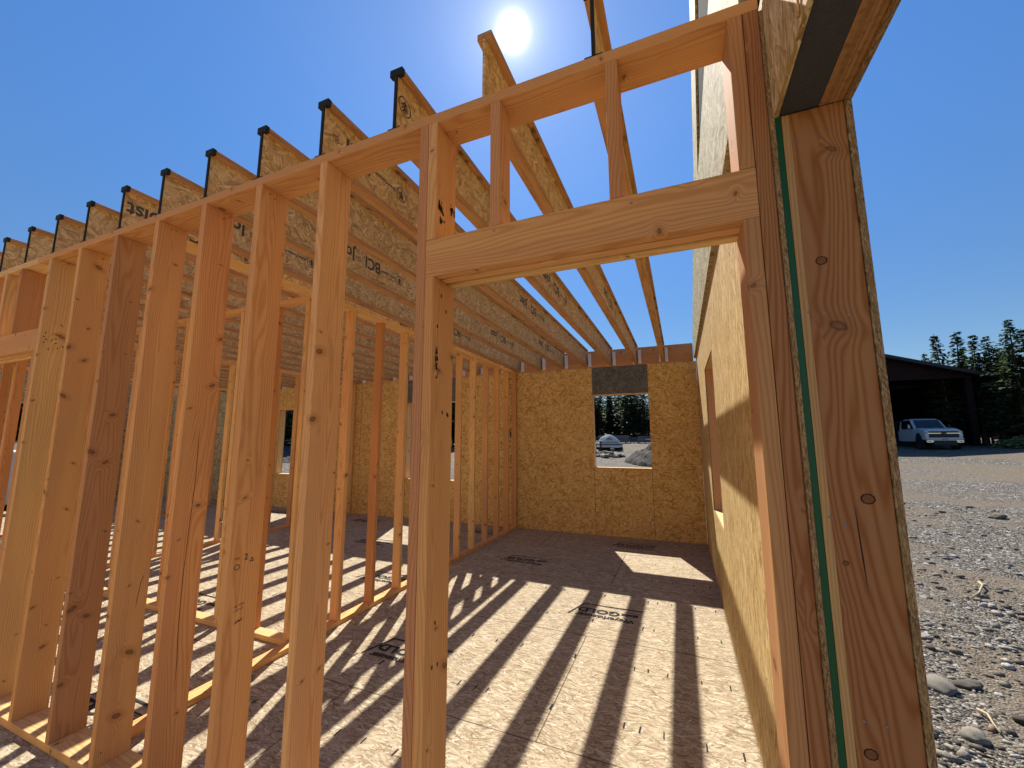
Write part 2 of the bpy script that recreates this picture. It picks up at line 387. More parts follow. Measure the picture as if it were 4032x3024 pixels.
def prism(name, axis, c0, c1, poly, parent, mat, loc=(0, 0, 0)):
    def P(c, u, v): return {'x': (c, u, v), 'y': (u, c, v), 'z': (u, v, c)}[axis]
    n = len(poly); vs = [P(c0, *p) for p in poly]+[P(c1, *p) for p in poly]
    fs = [list(range(n)), list(range(2*n-1, n-1, -1))]+[[i, i+n, (i+1) % n+n, (i+1) % n] for i in range(n)]
    bm = bmesh.new(); bv = [bm.verts.new(v) for v in vs]
    for f in fs: bm.faces.new([bv[k] for k in f])
    bmesh.ops.recalc_face_normals(bm, faces=bm.faces)
    if parent is not None: bmesh.ops.translate(bm, vec=-Vector(parent.location), verts=bm.verts)
    return obj(name, bm_mesh(bm, name, uv=True), mat, parent, loc)
_txt = {}
def text_mesh(s, size, bold=0.0, sx=1.0):
    k = (s, size, bold, sx)
    if k in _txt: return _txt[k]
    cu = bpy.data.curves.new('lettering', 'FONT'); cu.body = s; cu.size = size; cu.offset = bold; cu.resolution_u = 3
    o = bpy.data.objects.new('lettering', cu); COL.objects.link(o)
    dg = bpy.context.evaluated_depsgraph_get(); dg.update()
    me = bpy.data.meshes.new_from_object(o.evaluated_get(dg))
    bpy.data.objects.remove(o); bpy.data.curves.remove(cu)
    for v in me.vertices: v.co.x *= sx
    _txt[k] = me; return me
def join_flat(pieces):
    """pieces: (mesh, x, y, scale) -> one flat mesh in the XY plane"""
    V = []; F = []
    for me, x, y, k in pieces:
        b = len(V)
        V += [(v.co.x*k+x, v.co.y*k+y, 0) for v in me.vertices]
        F += [[i+b for i in p.vertices] for p in me.polygons]
    return V, F
def ring_mesh(r0, r1, n=28):
    V = [(math.cos(2*math.pi*i/n)*r, math.sin(2*math.pi*i/n)*r, 0) for r in (r0, r1) for i in range(n)]
    return mesh('ring', V, [[i, (i+1) % n, (i+1) % n+n, i+n] for i in range(n)])
def quad(x0, y0, x1, y1): return mesh('bar', [(x0, y0, 0), (x1, y0, 0), (x1, y1, 0), (x0, y1, 0)], [[0, 1, 2, 3]])
def slant(x0, y0, x1, y1, w):
    d = Vector((x1-x0, y1-y0)); n = Vector((-d.y, d.x)).normalized()*w/2
    return mesh('bar', [(x0+n.x, y0+n.y, 0), (x1+n.x, y1+n.y, 0), (x1-n.x, y1-n.y, 0), (x0-n.x, y0-n.y, 0)], [[0, 1, 2, 3]])

# ------------------------------------------------------------------ ground
def ground_z(x, y):
    d = math.hypot(x-CAM.x, y-CAM.y)
    ks = [(0, -1.0), (7, -.98), (14, -.55), (22, -.03), (31, .26), (36, .70), (42, .98), (60, 1.5), (100, 2.6), (400, 9)]
    for (a, za), (b, zb) in zip(ks, ks[1:]):
        if d <= b: return za+(zb-za)*(d-a)/(b-a)
    return ks[-1][1]
def gz(x, y):
    d = math.hypot(x, y)
    return ground_z(x, y)+0.035*min(1, d/6)*noise.noise(Vector((x*0.7, y*0.7, 0)))+0.02*noise.noise(Vector((x*2.3, y*2.3, 5)))
def gravel_mat():
    T = NT('gravel')
    P = T.n("TexCoord", out=3)
    x, y, z = T.xyz(P)
    Q = T.comb(x, y, 0.0)
    Qw = T.vec('ADD', Q, T.vec('MULTIPLY', T.vec('SUBTRACT', T.noise(Q, 40, 2, out=1), (.5, .5, .5)), (0.02, 0.02, 0)))
    v1 = T.t.nodes.new("ShaderNodeTexVoronoi"); v1.voronoi_dimensions = '2D'; T.put(v1.inputs['Vector'], Qw); v1.inputs['Scale'].default_value = 38
    v2 = T.t.nodes.new("ShaderNodeTexVoronoi"); v2.voronoi_dimensions = '2D'; T.put(v2.inputs['Vector'], Qw); v2.inputs['Scale'].default_value = 13
    v3 = T.t.nodes.new("ShaderNodeTexVoronoi"); v3.voronoi_dimensions = '2D'; T.put(v3.inputs['Vector'], Qw); v3.inputs['Scale'].default_value = 5.5
    r1 = T.xyz(v1.outputs['Color'])[0]; r2, g2, b2 = T.xyz(v2.outputs['Color']); r3, g3, _ = T.xyz(v3.outputs['Color'])
    fine = T.ramp(r1, [(0, (0.045, 0.038, 0.031)), (0.5, (0.155, 0.131, 0.102)), (0.85, (0.27, 0.235, 0.188)), (1, (0.46, 0.42, 0.36))])
    fine = T.mix(T.smooth(v1.outputs['Distance'], 0.35, 0.65), fine, (0.03, 0.025, 0.02))
    st = T.ramp(g2, [(0, (0.12, 0.108, 0.094)), (0.6, (0.25, 0.232, 0.205)), (1, (0.46, 0.44, 0.40))])
    m2 = T.math('MULTIPLY', T.math('GREATER_THAN', r2, 0.62), T.math('SUBTRACT', 1.0, T.smooth(v2.outputs['Distance'], 0.28, 0.40)))
    col = T.mix(m2, fine, st)
    m3_ = T.math('MULTIPLY', T.math('GREATER_THAN', r3, 0.86), T.math('SUBTRACT', 1.0, T.smooth(v3.outputs['Distance'], 0.20, 0.28)))
    col = T.mix(m3_, col, T.ramp(g3, [(0, (0.18, 0.168, 0.15)), (1, (0.46, 0.44, 0.40))]))
    # bands of brown compacted dirt and wheel tracks
    rr = T.math('SQRT', T.math('ADD', T.math('MULTIPLY', x, x), T.math('MULTIPLY', y, y)))
    band = T.noise(T.comb(T.math('MULTIPLY', rr, 0.38), T.math('MULTIPLY', T.n("Math", [x, y], operation='ARCTAN2'), 2.5), 0.0), 1.0, 4, 0.6)
    dirt = T.ramp(T.noise(Q, 9, 5, 0.7), [(0.3, (0.095, 0.072, 0.050)), (0.7, (0.25, 0.198, 0.138))])
    col = T.mix(T.math('MULTIPLY', T.smooth(band, 0.46, 0.56), 0.85), col, dirt)
    h = T.math('ADD', T.math('MULTIPLY', m2, T.math('SUBTRACT', 0.45, v2.outputs['Distance'])), T.math('SUBTRACT', 0.6, v1.outputs['Distance']))
    T.bump(h, 0.9, 0.02)
    return T.set(Base_Color=col, Roughness=0.9, Specular_IOR_Level=0.2)
M['gravel'] = gravel_mat()
def build_ground():
    rs = [0.0, 1.5]
    while rs[-1] < 45: rs.append(rs[-1]*1.045+0.03)
    while rs[-1] < 900: rs.append(rs[-1]*1.25)
    NA = 300; V = [(0, 0, gz(0, 0))]; F = []
    for r in rs[1:]:
        for a in range(NA):
            t = 2*math.pi*a/NA; x, y = r*math.sin(t), r*math.cos(t)
            V.append((x, y, gz(x, y) if r < 450 else ground_z(x, y)))
    for a in range(NA): F.append([0, 1+(a+1) % NA, 1+a])
    for k in range(len(rs)-2):
        b = 1+k*NA
        for a in range(NA):
            F.append([b+a, b+(a+1) % NA, b+NA+(a+1) % NA, b+NA+a])
    me = mesh('ground', V, F, smooth=True)
    o = obj('ground', me, M['gravel']); tag(o, kind='structure'); return o
build_ground()

# ------------------------------------------------------------------ floor deck
XR = 0.272           # inner face of the right wall
BY = 5.58            # inner face of the back wall
XL = -13.6
fl = box('floor', XL, XR+0.16, -4.2, BY+0.16, -0.02, 0.0, None, M['osb_floor']); tag(fl, kind='structure')
# the box helper centres its mesh: shift the uv so that uv = world x, y
me = fl.data
for p in me.polygons:
    for li in p.loop_indices:
        c = me.vertices[me.loops[li].vertex_index].co+fl.location
        me.uv_layers[0].data[li].uv = (c.x, c.y)
fnd = box('foundation', XL+0.02, XR+0.14, -4.18, BY+0.14, -1.2, -0.021, None, M['concrete']); tag(fnd, kind='structure')
def build_floor_print():
    fx = fl.location.x; fy = fl.location.y
    V = []; F = []
    def q(x, y, w, h, sk=0):
        b = len(V); V.extend([(x-w/2, y-h/2, 0), (x+w/2, y-h/2, 0), (x+w/2+sk, y+h/2, 0), (x-w/2+sk, y+h/2, 0)]); F.append([b, b+1, b+2, b+3])
    rnd = random.Random(3)
    ys = [0.99+1.206*k+d for k in range(-4, 5) for d in (0.29, 0.875)]
    for y in ys:
        if y > BY-0.05: continue
        for x0, st in ((-0.372, .4064), (-0.29, .4877), (-0.168, .6096)):
            n = int((x0-XL)/st)
            for i in range(-1, n):
                x = x0-st*i
                if x < XR-0.04 and x > -9.5 and rnd.random() > 0.12: q(x+rnd.uniform(-.004, .004), y+rnd.uniform(-.006, .006), rnd.uniform(.006, .010), rnd.uniform(.042, .058), rnd.uniform(-.004, .006))
    o = obj('nail_marks', mesh('nail_marks', V, F), M['ink'], fl, (-fx, -fy, 0.0125))
    big = text_mesh("GOLD", 0.16, 0.006, 1.15); ed = text_mesh("EDGE", 0.055, 0.003); wy = text_mesh("Weyerhaeuser", 0.083, 0.0022)
    pieces = [(wy, 0.0, 0.12, 1), (big, 0.13, 0.0, 0.72), (ed, -0.02, 0.005, 1), (slant(-0.05, -0.095, 0.475, -0.095, 0.016), 0, 0, 1), (slant(0.47, -0.10, 0.56, 0.16, 0.016), 0, 0, 1), (slant(-0.03, -0.03, 0.10, -0.03, 0.008), 0, 0, 1)]
    SV, SF = join_flat(pieces)
    stamp = mesh('printed_stamp', SV, SF)
    for row in range(-1, 4):
        for k in range(-1, 5):
            x = (-0.45 if row % 2 else -1.66)-2.4384*k
            y = 0.99+1.206*row+0.52
            if x > XR-0.1 or x < -9: continue
            if row == 0: y = 0.99+0.50
            o = obj('printed_stamp', stamp, M['ink'], fl, (x-fx, y-fy-0.0, 0.0135), (0, 0, math.pi))
build_floor_print()

# ------------------------------------------------------------------ near framed wall
NWX0 = -6.9
nw = thing('framed_wall', 'framed stud wall in the foreground with wide 2x6 studs and a doorway header at its right end', 'framed wall', (-2.5, 0.07, 0))
D6 = 0.140
beam('top_plate', -3.95, 0.262, 0, D6, 2.717, 2.755, 'x', nw, WOODS[1])
beam('top_plate', NWX0, -3.952, 0, D6, 2.717, 2.755, 'x', nw, WOODS[4])
beam('bottom_plate', -4.9, -0.785, 0, D6, 0.0, 0.038, 'x', nw, WOODS[2])
beam('bottom_plate', NWX0, -4.902, 0, D6, 0.0, 0.038, 'x', nw, WOODS[0])
stud_t = {1: (0.52, 0.245, 0.105), 2: (0.51, 0.225, 0.092), 3: (0.49, 0.205, 0.082), 4: (0.50, 0.225, 0.090), 5: (0.40, 0.178, 0.080), 6: (0.47, 0.22, 0.085), 7: (0.50, 0.265, 0.11)}
NS = {}
for k, x in {1: -1.360, 2: -1.768, 3: -2.174, 4: -2.580, 5: -2.988, 6: -3.398, 7: -3.776}.items():
    NS[k] = beam('stud', x-.019, x+.019, 0, D6, 0.038, 2.717, 'z', nw, stud_t[k], twist=random.uniform(-.012, .012))
for k_ in (1, 5, 6): bow(NS[k_], 2.679, random.uniform(-.006, .006), random.uniform(-.004, .004))
def crack(pts, w, x):
    V = [(0, y+w*(1 if i not in (0, len(pts)-1) else 0), z) for i, (y, z) in enumerate(pts)]+[(0, y-w*(1 if i not in (0, len(pts)-1) else 0), z) for i, (y, z) in list(enumerate(pts))[::-1]]
    n = len(pts); F = [[i, i+1, 2*n-2-i, 2*n-1-i] for i in range(n-1)]
    return obj('drying_crack', mesh('drying_crack', V, F), M['hole'], nw, Vector((x, 0, 0))-nw.location)
crack([(.074, 1.60), (.073, 1.521), (.0765, 1.389), (.0755, 1.30), (.073, 1.205), (.070, 1.132), (.068, .988), (.065, .928), (.066, .779), (.069, .641), (.075, .549), (.076, .40)], .0011, -2.1545)
crack([(.121, .875), (.116, .855), (.108, .829), (.104, .81), (.102, .785), (.097, .74), (.095, .69)], .0014, -2.5605)
def holes_x(pts, x, r=.0042):
    bm = bmesh.new()
    for y, z in pts:
        ret = bmesh.ops.create_circle(bm, cap_ends=True, segments=8, radius=r)
        bmesh.ops.rotate(bm, verts=ret['verts'], cent=(0, 0, 0), matrix=Matrix.Rotation(R(90), 3, 'Y'))
        bmesh.ops.translate(bm, verts=ret['verts'], vec=Vector((x, y, z))-nw.location)
    return obj('nail_holes', bm_mesh(bm, 'nail_holes'), M['hole'], nw)
holes_x([(.023, 2.217), (.018, 2.192), (.029, 2.176), (.021, 2.156), (.055, 2.175), (.073, 2.186), (.073, 2.215), (.076, 2.158), (.046, 2.114), (.087, 2.128), (.109, 2.142)], -3.7564)
for k_, x_ in ((2, -1.7487), (3, -2.1547), (4, -2.5607)):
    holes_x([(random.uniform(.02, .12), .038+random.uniform(.025, .06)) for _ in range(3)]+[(random.uniform(.02, .12), 2.717-random.uniform(.02, .05)) for _ in range(2)], x_, .0032)
king = beam('king_stud', -0.861, -0.823, 0, D6, 0.038, 2.717, 'z', nw, (0.43, 0.18, 0.085))
beam('trimmer_stud', -0.822, -0.784, 0, D6, 0.038, 2.108, 'z', nw, (0.50, 0.222, 0.086))
crL = beam('cripple_stud', -0.822, -0.784, 0, D6, 2.249, 2.717, 'z', nw, (0.50, 0.232, 0.096))
for x, t in ((-0.545, (0.44, 0.195, 0.088)), (-0.143, (0.41, 0.175, 0.075))):
    beam('cripple_stud', x-.019, x+.019, 0, 0.09, 2.249, 2.717, 'z', nw, t)
beam('cripple_stud', 0.183, 0.221, 0, D6, 2.249, 2.717, 'z', nw, (0.385, 0.168, 0.07))
beam('trimmer_stud', 0.183, 0.221, 0, D6, 0.0, 2.108, 'z', nw, (0.385, 0.168, 0.068))
beam('king_stud', 0.2225, 0.2605, 0, D6, 0.0, 2.717, 'z', nw, (0.30, 0.120, 0.048), 'lumber_bold')
def header(x0, x1):
    for i, (a, b, mt) in enumerate(((0.0, .038, 'lumber'), (.0385, .0505, 'lvl'), (.051, .089, 'lumber'), (.0895, .1015, 'lvl'), (.102, .140, 'lumber'))):
        zo = (0, .006, .002, .006, 0)[i]
        o = beam('header' if i == 0 else ('header_spacer' if mt == 'lvl' else 'header_board'), x0, x1, a, b, 2.108+zo, 2.248-zo, 'x', nw, (WOODS[1], WOODS[2], WOODS[0], WOODS[2], WOODS[4])[i], mt)
header(-0.822, 0.2215)
header(-5.3, -3.796)
beam('trimmer_stud', -3.834, -3.796, 0, D6, 0.038, 2.108, 'z', nw, WOODS[3])
for x in (-4.197, -4.43, -4.60, -5.0): beam('cripple_stud', x-.019, x+.019, 0, D6, 2.249, 2.717, 'z', nw)
for x in (-5.319, -5.6, -6.02, -6.43, -6.85): beam('stud', x-.019, x+.019, 0, D6, 0.038, 2.717, 'z', nw)
# grade stamp on the second stud, ink smear over the doorway, nails
def on_face_x(name, V, F, x, y, z, parent, mat, rot=0.0, flip=1):
    """flat print on a face that looks towards +X: local x -> world +Y*flip, local y -> Z*flip"""
    c, s = math.cos(rot), math.sin(rot)
    W = [(0, flip*(v[0]*c-v[1]*s), flip*(v[0]*s+v[1]*c)) for v in V]
    return obj(name, mesh(name, W, F), mat, parent, Vector((x, y, z))-Vector(parent.location))
V, F = join_flat([(text_mesh("2", 0.036), 0.028, 0.0, 1), (text_mesh("435", 0.014), -0.012, 0.008, 1), (ring_mesh(.009, .012, 14), 0.0, -0.022, 1), (slant(.055, -.012, .063, .004, .003), 0, 0, 1), (slant(.063, .004, .071, -.012, .003), 0, 0, 1), (slant(.055, -.012, .071, -.012, .003), 0, 0, 1)])
on_face_x('grade_stamp', V, F, -1.7475, 0.036, 1.022, nw, M['inkgrey'])
def scribble(n, w, h, seed, gap=.25):
    """print too worn to read: short broken strokes in a row"""
    r = random.Random(seed); ps = []; x = 0
    for i in range(n):
        for k in range(r.randint(1, 3)):
            if r.random() < .5: ps.append((slant(x+r.uniform(0, w*.5), r.uniform(0, h*.2), x+r.uniform(0, w*.6), h*r.uniform(.7, 1), h*.16), 0, 0, 1))
            else: y = r.uniform(0, h); ps.append((slant(x, y, x+w*.7, y+r.uniform(-.1, .1)*h, h*.15), 0, 0, 1))
        x += w*(1 if r.random() > gap*.4 else 1.8)
    return mesh('worn_print', *join_flat(ps))
V, F = join_flat([(scribble(8, .0055, .010, 1), .004, 0.004, 1), (scribble(8, .0055, .009, 2), 0, -0.012, 1)])
on_face_x('grade_stamp', V, F, -1.7475, 0.034, 0.83, nw, M['inkgrey'], .18)
V, F = join_flat([(scribble(7, .0052, .011, 3), 0, 0, 1)])
on_face_x('grade_stamp', V, F, -1.7475, 0.044, 0.772, nw, M['ink'], .18)
def smear(seed, n, y0, y1, z0, z1, x, name='ink_smear'):
    r = random.Random(seed); V = []; F = []
    for i in range(n*4):
        y = r.gauss((y0+y1)/2, (y1-y0)*.33); z = r.gauss((z0+z1)/2, (z1-z0)*.5); a = r.uniform(.001, .007); h = r.uniform(.004, .022)*(1 if r.random() < .6 else .3)
        if not .004 < y < .136: continue
        b = len(V); m = 7
        for k in range(m):
            t = 2*math.pi*k/m; V.append((0, y+a*math.cos(t)*r.uniform(.6, 1.2), z+h*math.sin(t)*r.uniform(.6, 1.2)))
        F.append(list(range(b, b+m)))
    return obj(name, mesh(name, V, F), M['ink'], nw, Vector((x, 0, 0))-nw.location)
smear(2, 6, 0.02, 0.05, 2.36, 2.40, -0.7825); smear(4, 3, 0.09, 0.13, 2.41, 2.425, -0.7815); smear(9, 4, 0.018, 0.04, 1.76, 1.84, -0.7822)
def heads(pts, parent, mat, r=0.0035, name='nail'):
    bm = bmesh.new()
    for p in pts:
        ret = bmesh.ops.create_cone(bm, segments=10, radius1=r, radius2=r*.7, depth=0.002, cap_ends=True)
        bmesh.ops.rotate(bm, verts=ret['verts'], cent=(0, 0, 0), matrix=Matrix.Rotation(R(90), 3, 'X'))
        bmesh.ops.translate(bm, verts=ret['verts'], vec=Vector(p)-Vector(parent.location))
    return obj(name, bm_mesh(bm, name), mat, parent)
for p in ((-0.10, -0.0006, 2.222), (-0.548, -0.0006, 2.23)): heads([p], nw, M['nail'], .0045)
hp = [(-0.7835, random.uniform(.02, .12), z) for z in (2.05, 2.00, 1.93, 1.62, 1.625, 1.615, .93, .80, .795, .35, .345)]
bm = bmesh.new()
for p in hp:
    ret = bmesh.ops.create_circle(bm, cap_ends=True, segments=8, radius=0.004)
    bmesh.ops.scale(bm, vec=(1, 2.0, 1), verts=ret['verts'])
    bmesh.ops.rotate(bm, verts=ret['verts'], cent=(0, 0, 0), matrix=Matrix.Rotation(R(90), 3, 'Y') @ Matrix.Rotation(R(90), 3, 'Z'))
    bmesh.ops.translate(bm, verts=ret['verts'], vec=Vector(p)+Vector((0.0006, 0, 0))-nw.location)
obj('nail_holes', bm_mesh(bm, 'nail_holes'), M['hole'], nw)

# ------------------------------------------------------------------ interior partitions
D4 = 0.089
def partition_y(x1, y0, y1, ys, label, double=()):
    w = thing('partition_wall', label, 'framed wall', (x1-D4/2, (y0+y1)/2, 0))
    beam('top_plate', x1-D4, x1, y0, y1, 2.696, 2.734, 'y', w)
    beam('bottom_plate', x1-D4, x1, y0, y1, 0.0, 0.038, 'y', w)
    for y in ys: beam('stud', x1-D4, x1, y-.019, y+.019, 0.038, 2.696, 'z', w, twist=random.uniform(-.015, .015))
    return w
ysA = [0.38, 0.78, 1.594, 1.995, 2.385, 2.79, 3.19, 3.585, 3.98, 4.395, 4.79, 5.19, 5.55]
partition_y(-2.71, D6+.004, BY-.004, ysA, 'narrow 2x4 stud partition running back from the foreground wall along the left side of the doorway room')
partition_y(-6.46, 1.28, BY-.004, [1.35+.4*i for i in range(11)]+[5.55], 'second 2x4 stud partition, seen between the foreground studs in the middle distance')
partition_y(-10.05, 1.28, BY-.004, [1.35+.4*i for i in range(11)]+[5.55], 'farthest 2x4 stud partition at the left, only glimpsed between the studs')
cw = thing('partition_wall', 'cross partition of 2x4 studs parallel to the foreground wall, just behind it at the left', 'framed wall', (-6, 1.224, 0))
beam('top_plate', -9.9, -2.803, 1.18, 1.269, 2.690, 2.728, 'x', cw); beam('bottom_plate', -6.0, -2.803, 1.18, 1.269, 0.0, 0.038, 'x', cw, WOODS[2]); beam('bottom_plate', -9.9, -6.002, 1.18, 1.269, 0.0, 0.038, 'x', cw)
for i in range(18):
    x = -2.822-.4064*i
    beam('stud', x-.019, x+.019, 1.18, 1.269, 0.038, 2.690, 'z', cw, twist=random.uniform(-.012, .012))

# ------------------------------------------------------------------ back wall of structural panels
TH = 0.164
bw = thing('panel_wall', 'back wall of golden strand board panels with three window openings and dark panels above two of them', 'panel wall', (-6, BY, 0))
holes = [(-1.345, -0.447, 1.066, 2.717), (-5.115, -3.99, 0.752, 2.717), (-8.79, -7.69, 0.742, 2.225)]
us = sorted({XL, XR-.002, *[h[0] for h in holes], *[h[1] for h in holes]})
vs = [0.0, 0.742, 0.752, 1.066, 2.225, 2.717]
grid_panel('inner_skin', 'y', BY, BY+.011, [u for u in us if u > -9.3], vs, holes, bw, M['osb_wall'], M['osb_edge']) if False else None
uu = sorted({-9.25, *[u for u in us if u > -9.25]})
grid_panel('inner_skin', 'y', BY, BY+.011, uu, vs, holes, bw, M['osb_wall'], M['osb_edge'])
grid_panel('inner_skin', 'y', BY, BY+.011, [XL, -9.252], vs, [], bw, M['osb_pale'], M['osb_edge'])
holes2 = [(-1.345, -0.447, 1.066, 2.25), (-5.115, -3.99, 0.752, 2.245), (-8.79, -7.69, 0.742, 2.225)]
vs2 = [0.0, 0.742, 0.752, 1.066, 2.225, 2.245, 2.25, 2.717]
grid_panel('outer_skin', 'y', BY+TH-.011, BY+TH, us, vs2, holes2, bw, M['osb_pale'], M['osb_edge'])
grid_panel('foam_core', 'y', BY+.0112, BY+TH-.0112, us, vs2, [(a-.03, b+.03, c-.03, d+.03) for a, b, c, d in holes2], bw, M['foam']) if False else None
for (a, b, c, d), top in zip(holes, (2.25, 2.245, 2.225)):
    fr = beam('window_sill', a, b, BY+.0115, BY+TH-.012, c-.042, c-.001, 'x', bw, WOODS[4])
    beam('window_jamb', a-.039, a-.001, BY+.0115, BY+TH-.012, c-.04, top+.04, 'z', bw, WOODS[4])
    beam('window_jamb', b+.001, b+.039, BY+.0115, BY+TH-.012, c-.04, top+.04, 'z', bw, WOODS[4])
    if top > 2.23:
        box('header_panel', a+.003, b-.003, BY+.002, BY+.010, top+.012, 2.714, bw, M['osb_gray'])
        beam('window_head', a, b, BY+.0115, BY+TH-.012, top, top+.036, 'x', bw, WOODS[2])
        box('header_panel', a+.003, b-.003, BY+.014, BY+TH-.014, top+.04, 2.714, bw, M['foam'])
    else:
        beam('window_head', a, b, BY+.0115, BY+TH-.012, top+.001, top+.036, 'x', bw, WOODS[2])
for x, z0, z1 in ((-1.345, 0, 1.066), (-0.447, 0, 1.066), (-3.99, 0, .752), (-5.115, 0, .752), (-8.79, 0, .742), (-9.2, 0, 2.7), (-6.3, 0, 2.7)):
    box('panel_seam', x-.0025, x+.0025, BY-.0006, BY+.0005, z0+.004, z1-.004, bw, M['hole'])
# vertical factory print on the panels
def on_face_y(V, F, x, z, parent, mat, rot, name='panel_print'):
    c, s = math.cos(rot), math.sin(rot)
    W = [(v[0]*c-v[1]*s, 0, v[0]*s+v[1]*c) for v in V]
    return obj(name, mesh(name, W, F), mat, parent, Vector((x, BY-.0012, z))-Vector(parent.location))
V, F = join_flat([(scribble(7, .045, .062, 5), 0, 0, 1), (scribble(13, .034, .05, 6), .36, 0.005, 1), (text_mesh("716SIP", 0.062, 0.003), 0.90, 0, 1), (scribble(8, .045, .055, 7), 1.20, 0, 1), (scribble(7, .04, .02, 8), 1.60, 0.02, 1)])
on_face_y(V, F, -2.852, 2.62, bw, M['ink'], R(-90))
for x in (-9.95, -11.2): on_face_y(V, F, x, 0.15, bw, M['inkgrey'], R(90))
beam('corner_stud', -2.80, -2.712, BY-.16, BY-.04, 0.0385, 2.695, 'z', bw, (0.45, 0.21, 0.09)) if False else None
# rim joist on the back wall
rim = thing('rim_board', 'wide rim board standing on the back wall, the joist hangers nailed to it', 'rim board', (-6, BY, 2.72))
beam('board', -3.6, XR-.036, BY, BY+.038, 2.719, 3.004, 'x', rim, (0.40, 0.165, 0.070)); beam('board', -8.5, -3.602, BY, BY+.038, 2.719, 3.004, 'x', rim, (0.44, 0.19, 0.08)); beam('board', XL, -8.502, BY, BY+.038, 2.719, 3.004, 'x', rim)

# ------------------------------------------------------------------ right gable wall
rw = thing('gable_wall', 'tall right hand insulated panel wall ending in a thick wooden jamb with a green gasket strip', 'panel wall', (0.35, 3, 0))
wh = [(2.55, 3.66, 0.79, 2.275)]
grid_panel('inner_skin', 'x', XR, XR+.011, [0.0, 1.30, 2.55, 3.66, BY-.001], [0.0, .79, 2.275, 2.757], wh, rw, M['osb_side'], M['osb_edge'])
grid_panel('outer_skin', 'x', 0.4245, 0.4365, [-0.006, 2.55, 3.66, BY+TH], [-.3, .79, 2.275, 2.757], wh, rw, M['osb_pale'], M['osb_edge'])
beam('window_jamb', .284, .424, 2.512, 2.549, .75, 2.31, 'z', rw, (0.40, 0.165, 0.070)); beam('window_jamb', .284, .424, 3.661, 3.699, .75, 2.31, 'z', rw, (0.40, 0.165, 0.070))
beam('window_sill', .284, .424, 2.55, 3.66, .752, .789, 'y', rw, WOODS[4]); beam('window_head', .284, .424, 2.55, 3.66, 2.276, 2.312, 'y', rw, WOODS[0])
jamb = beam('jamb_post', .2880, .4225, 0.0, 0.16, 0.0, 2.374, 'z', rw, (0.285, 0.112, 0.044), 'lumber_bold')
box('sapwood_strip', .2885, .3055, -.0012, 0.0008, 0.0, 2.372, rw, M['lumber']).color = (0.52, 0.325, 0.145, 1)
box('gasket', .2735, .2870, -.003, 0.02, 0.0, 2.372, rw, M['green'], .0008)
box('skin_edge', XR-.0095, XR+.0010, -.0045, -.0002, 0.0, 2.372, rw, M['osb_edge'])
# upper panel: proud inner face with the rake of the gable
rake = [(2.86, 4.03), (2.03, 4.88), (0.6, 6.5), (0.6, 3.71)]
up = [(0.145, 2.757), (BY-.001, 2.757), (BY-.001, 3.08), (3.85, 3.70), (0.145, 3.708)]
prism('upper_panel', 'x', .243, .272, up, rw, M['osb_pale'])
M['dark_panel'] = flat_mat('dark_sheet', (0.012, 0.012, 0.0125), .95, var=.3, scale=40, spec=.02)
prism('dark_gable_panel', 'x', .262, .272, [(0.145, 3.71), (2.34, 3.712), (1.84, 4.285), (1.547, 4.45), (0.145, 6.1)], rw, M['dark_panel'])  # flat near-black panel between the upper panel's top edge and the rake board
prism('rake_board', 'x', .245, .273, [(2.345, 3.709), (3.83, 3.702), (2.86, 4.03), (2.03, 4.88), (0.145, 7.2), (0.145, 6.12), (1.54, 4.46), (1.84, 4.29)], rw, M['osb_pale'])
prism('outer_skin', 'x', .4245, .4365, [(0.0, 2.758), (BY+TH, 2.758), (BY+TH, 2.95), (3.83, 3.60), (0.0, 6.5)], rw, M['osb_pale'])
# head beam carrying on towards the viewer over the wide opening
hb = [(-2.6, 2.372), (-0.0015, 2.372), (-0.0015, 4.6), (-2.6, 4.6)]
prism('inner_skin', 'x', XR-.001, XR+.0105, hb, rw, M['osb_side'])
prism('foam_core', 'x', .284, .371, [(-2.6, 2.376), (-.001, 2.376), (-.001, 4.6), (-2.6, 4.6)], rw, M['foam'])
beam('head_beam', .3715, .4235, -2.6, 0.0, 2.3745, 2.66, 'y', rw, WOODS[0], 'lvl_x', bev=.001)
prism('outer_skin', 'x', .4245, .4365, [(-2.6, 2.366), (-.008, 2.366), (-.008, 4.6), (-2.6, 4.6)], rw, M['osb_edge'])
box('king_shim', .2615, .2715, .002, .13, 0, 2.71, rw, M['osb_edge'])
for p in ((.359, -.0005, 2.30), (.384, -.0005, 2.302), (.320, -.0005, 2.289), (.304, -.0015, 1.837), (.335, -.0005, 1.831), (.382, -.0005, 1.82), (.303, -.0015, 1.352), (.331, -.0005, 1.335), (.381, -.0005, 1.335), (.326, -.0005, .934), (.364, -.0005, .933)):
    heads([p], rw, M['nail'], .0036)
def knot(x, z, r):
    n = 22; rr = [r*(1+.08*math.sin(3*i+x*90)) for i in range(n)]
    P2 = lambda k: [(math.cos(2*math.pi*i/n)*rr[i]*k, 0, math.sin(2*math.pi*i/n)*rr[i]*k*.88) for i in range(n)]
    V = P2(1)+P2(.80); o = obj('knot_ring', mesh('knot_ring', V, [[i, (i+1) % n, (i+1) % n+n, i+n] for i in range(n)]), M['knot_dark'], rw, Vector((x, -.0007, z))-rw.location)
    obj('knot', mesh('knot', P2(.8), [list(range(n))]), M['knot_core'], rw, Vector((x, -.0006, z))-rw.location)
M['knot_dark'] = flat_mat('knot_bark_ring', (0.045, 0.018, 0.009), .8, spec=.05); M['knot_core'] = flat_mat('knot_core', (0.21, 0.095, 0.042), .75, var=.35, scale=120, spec=.08)
for k_ in ((.341, 1.963, .0125), (.377, 1.396, .0135), (.332, .872, .0125), (.324, 1.254, .006)): knot(*k_)
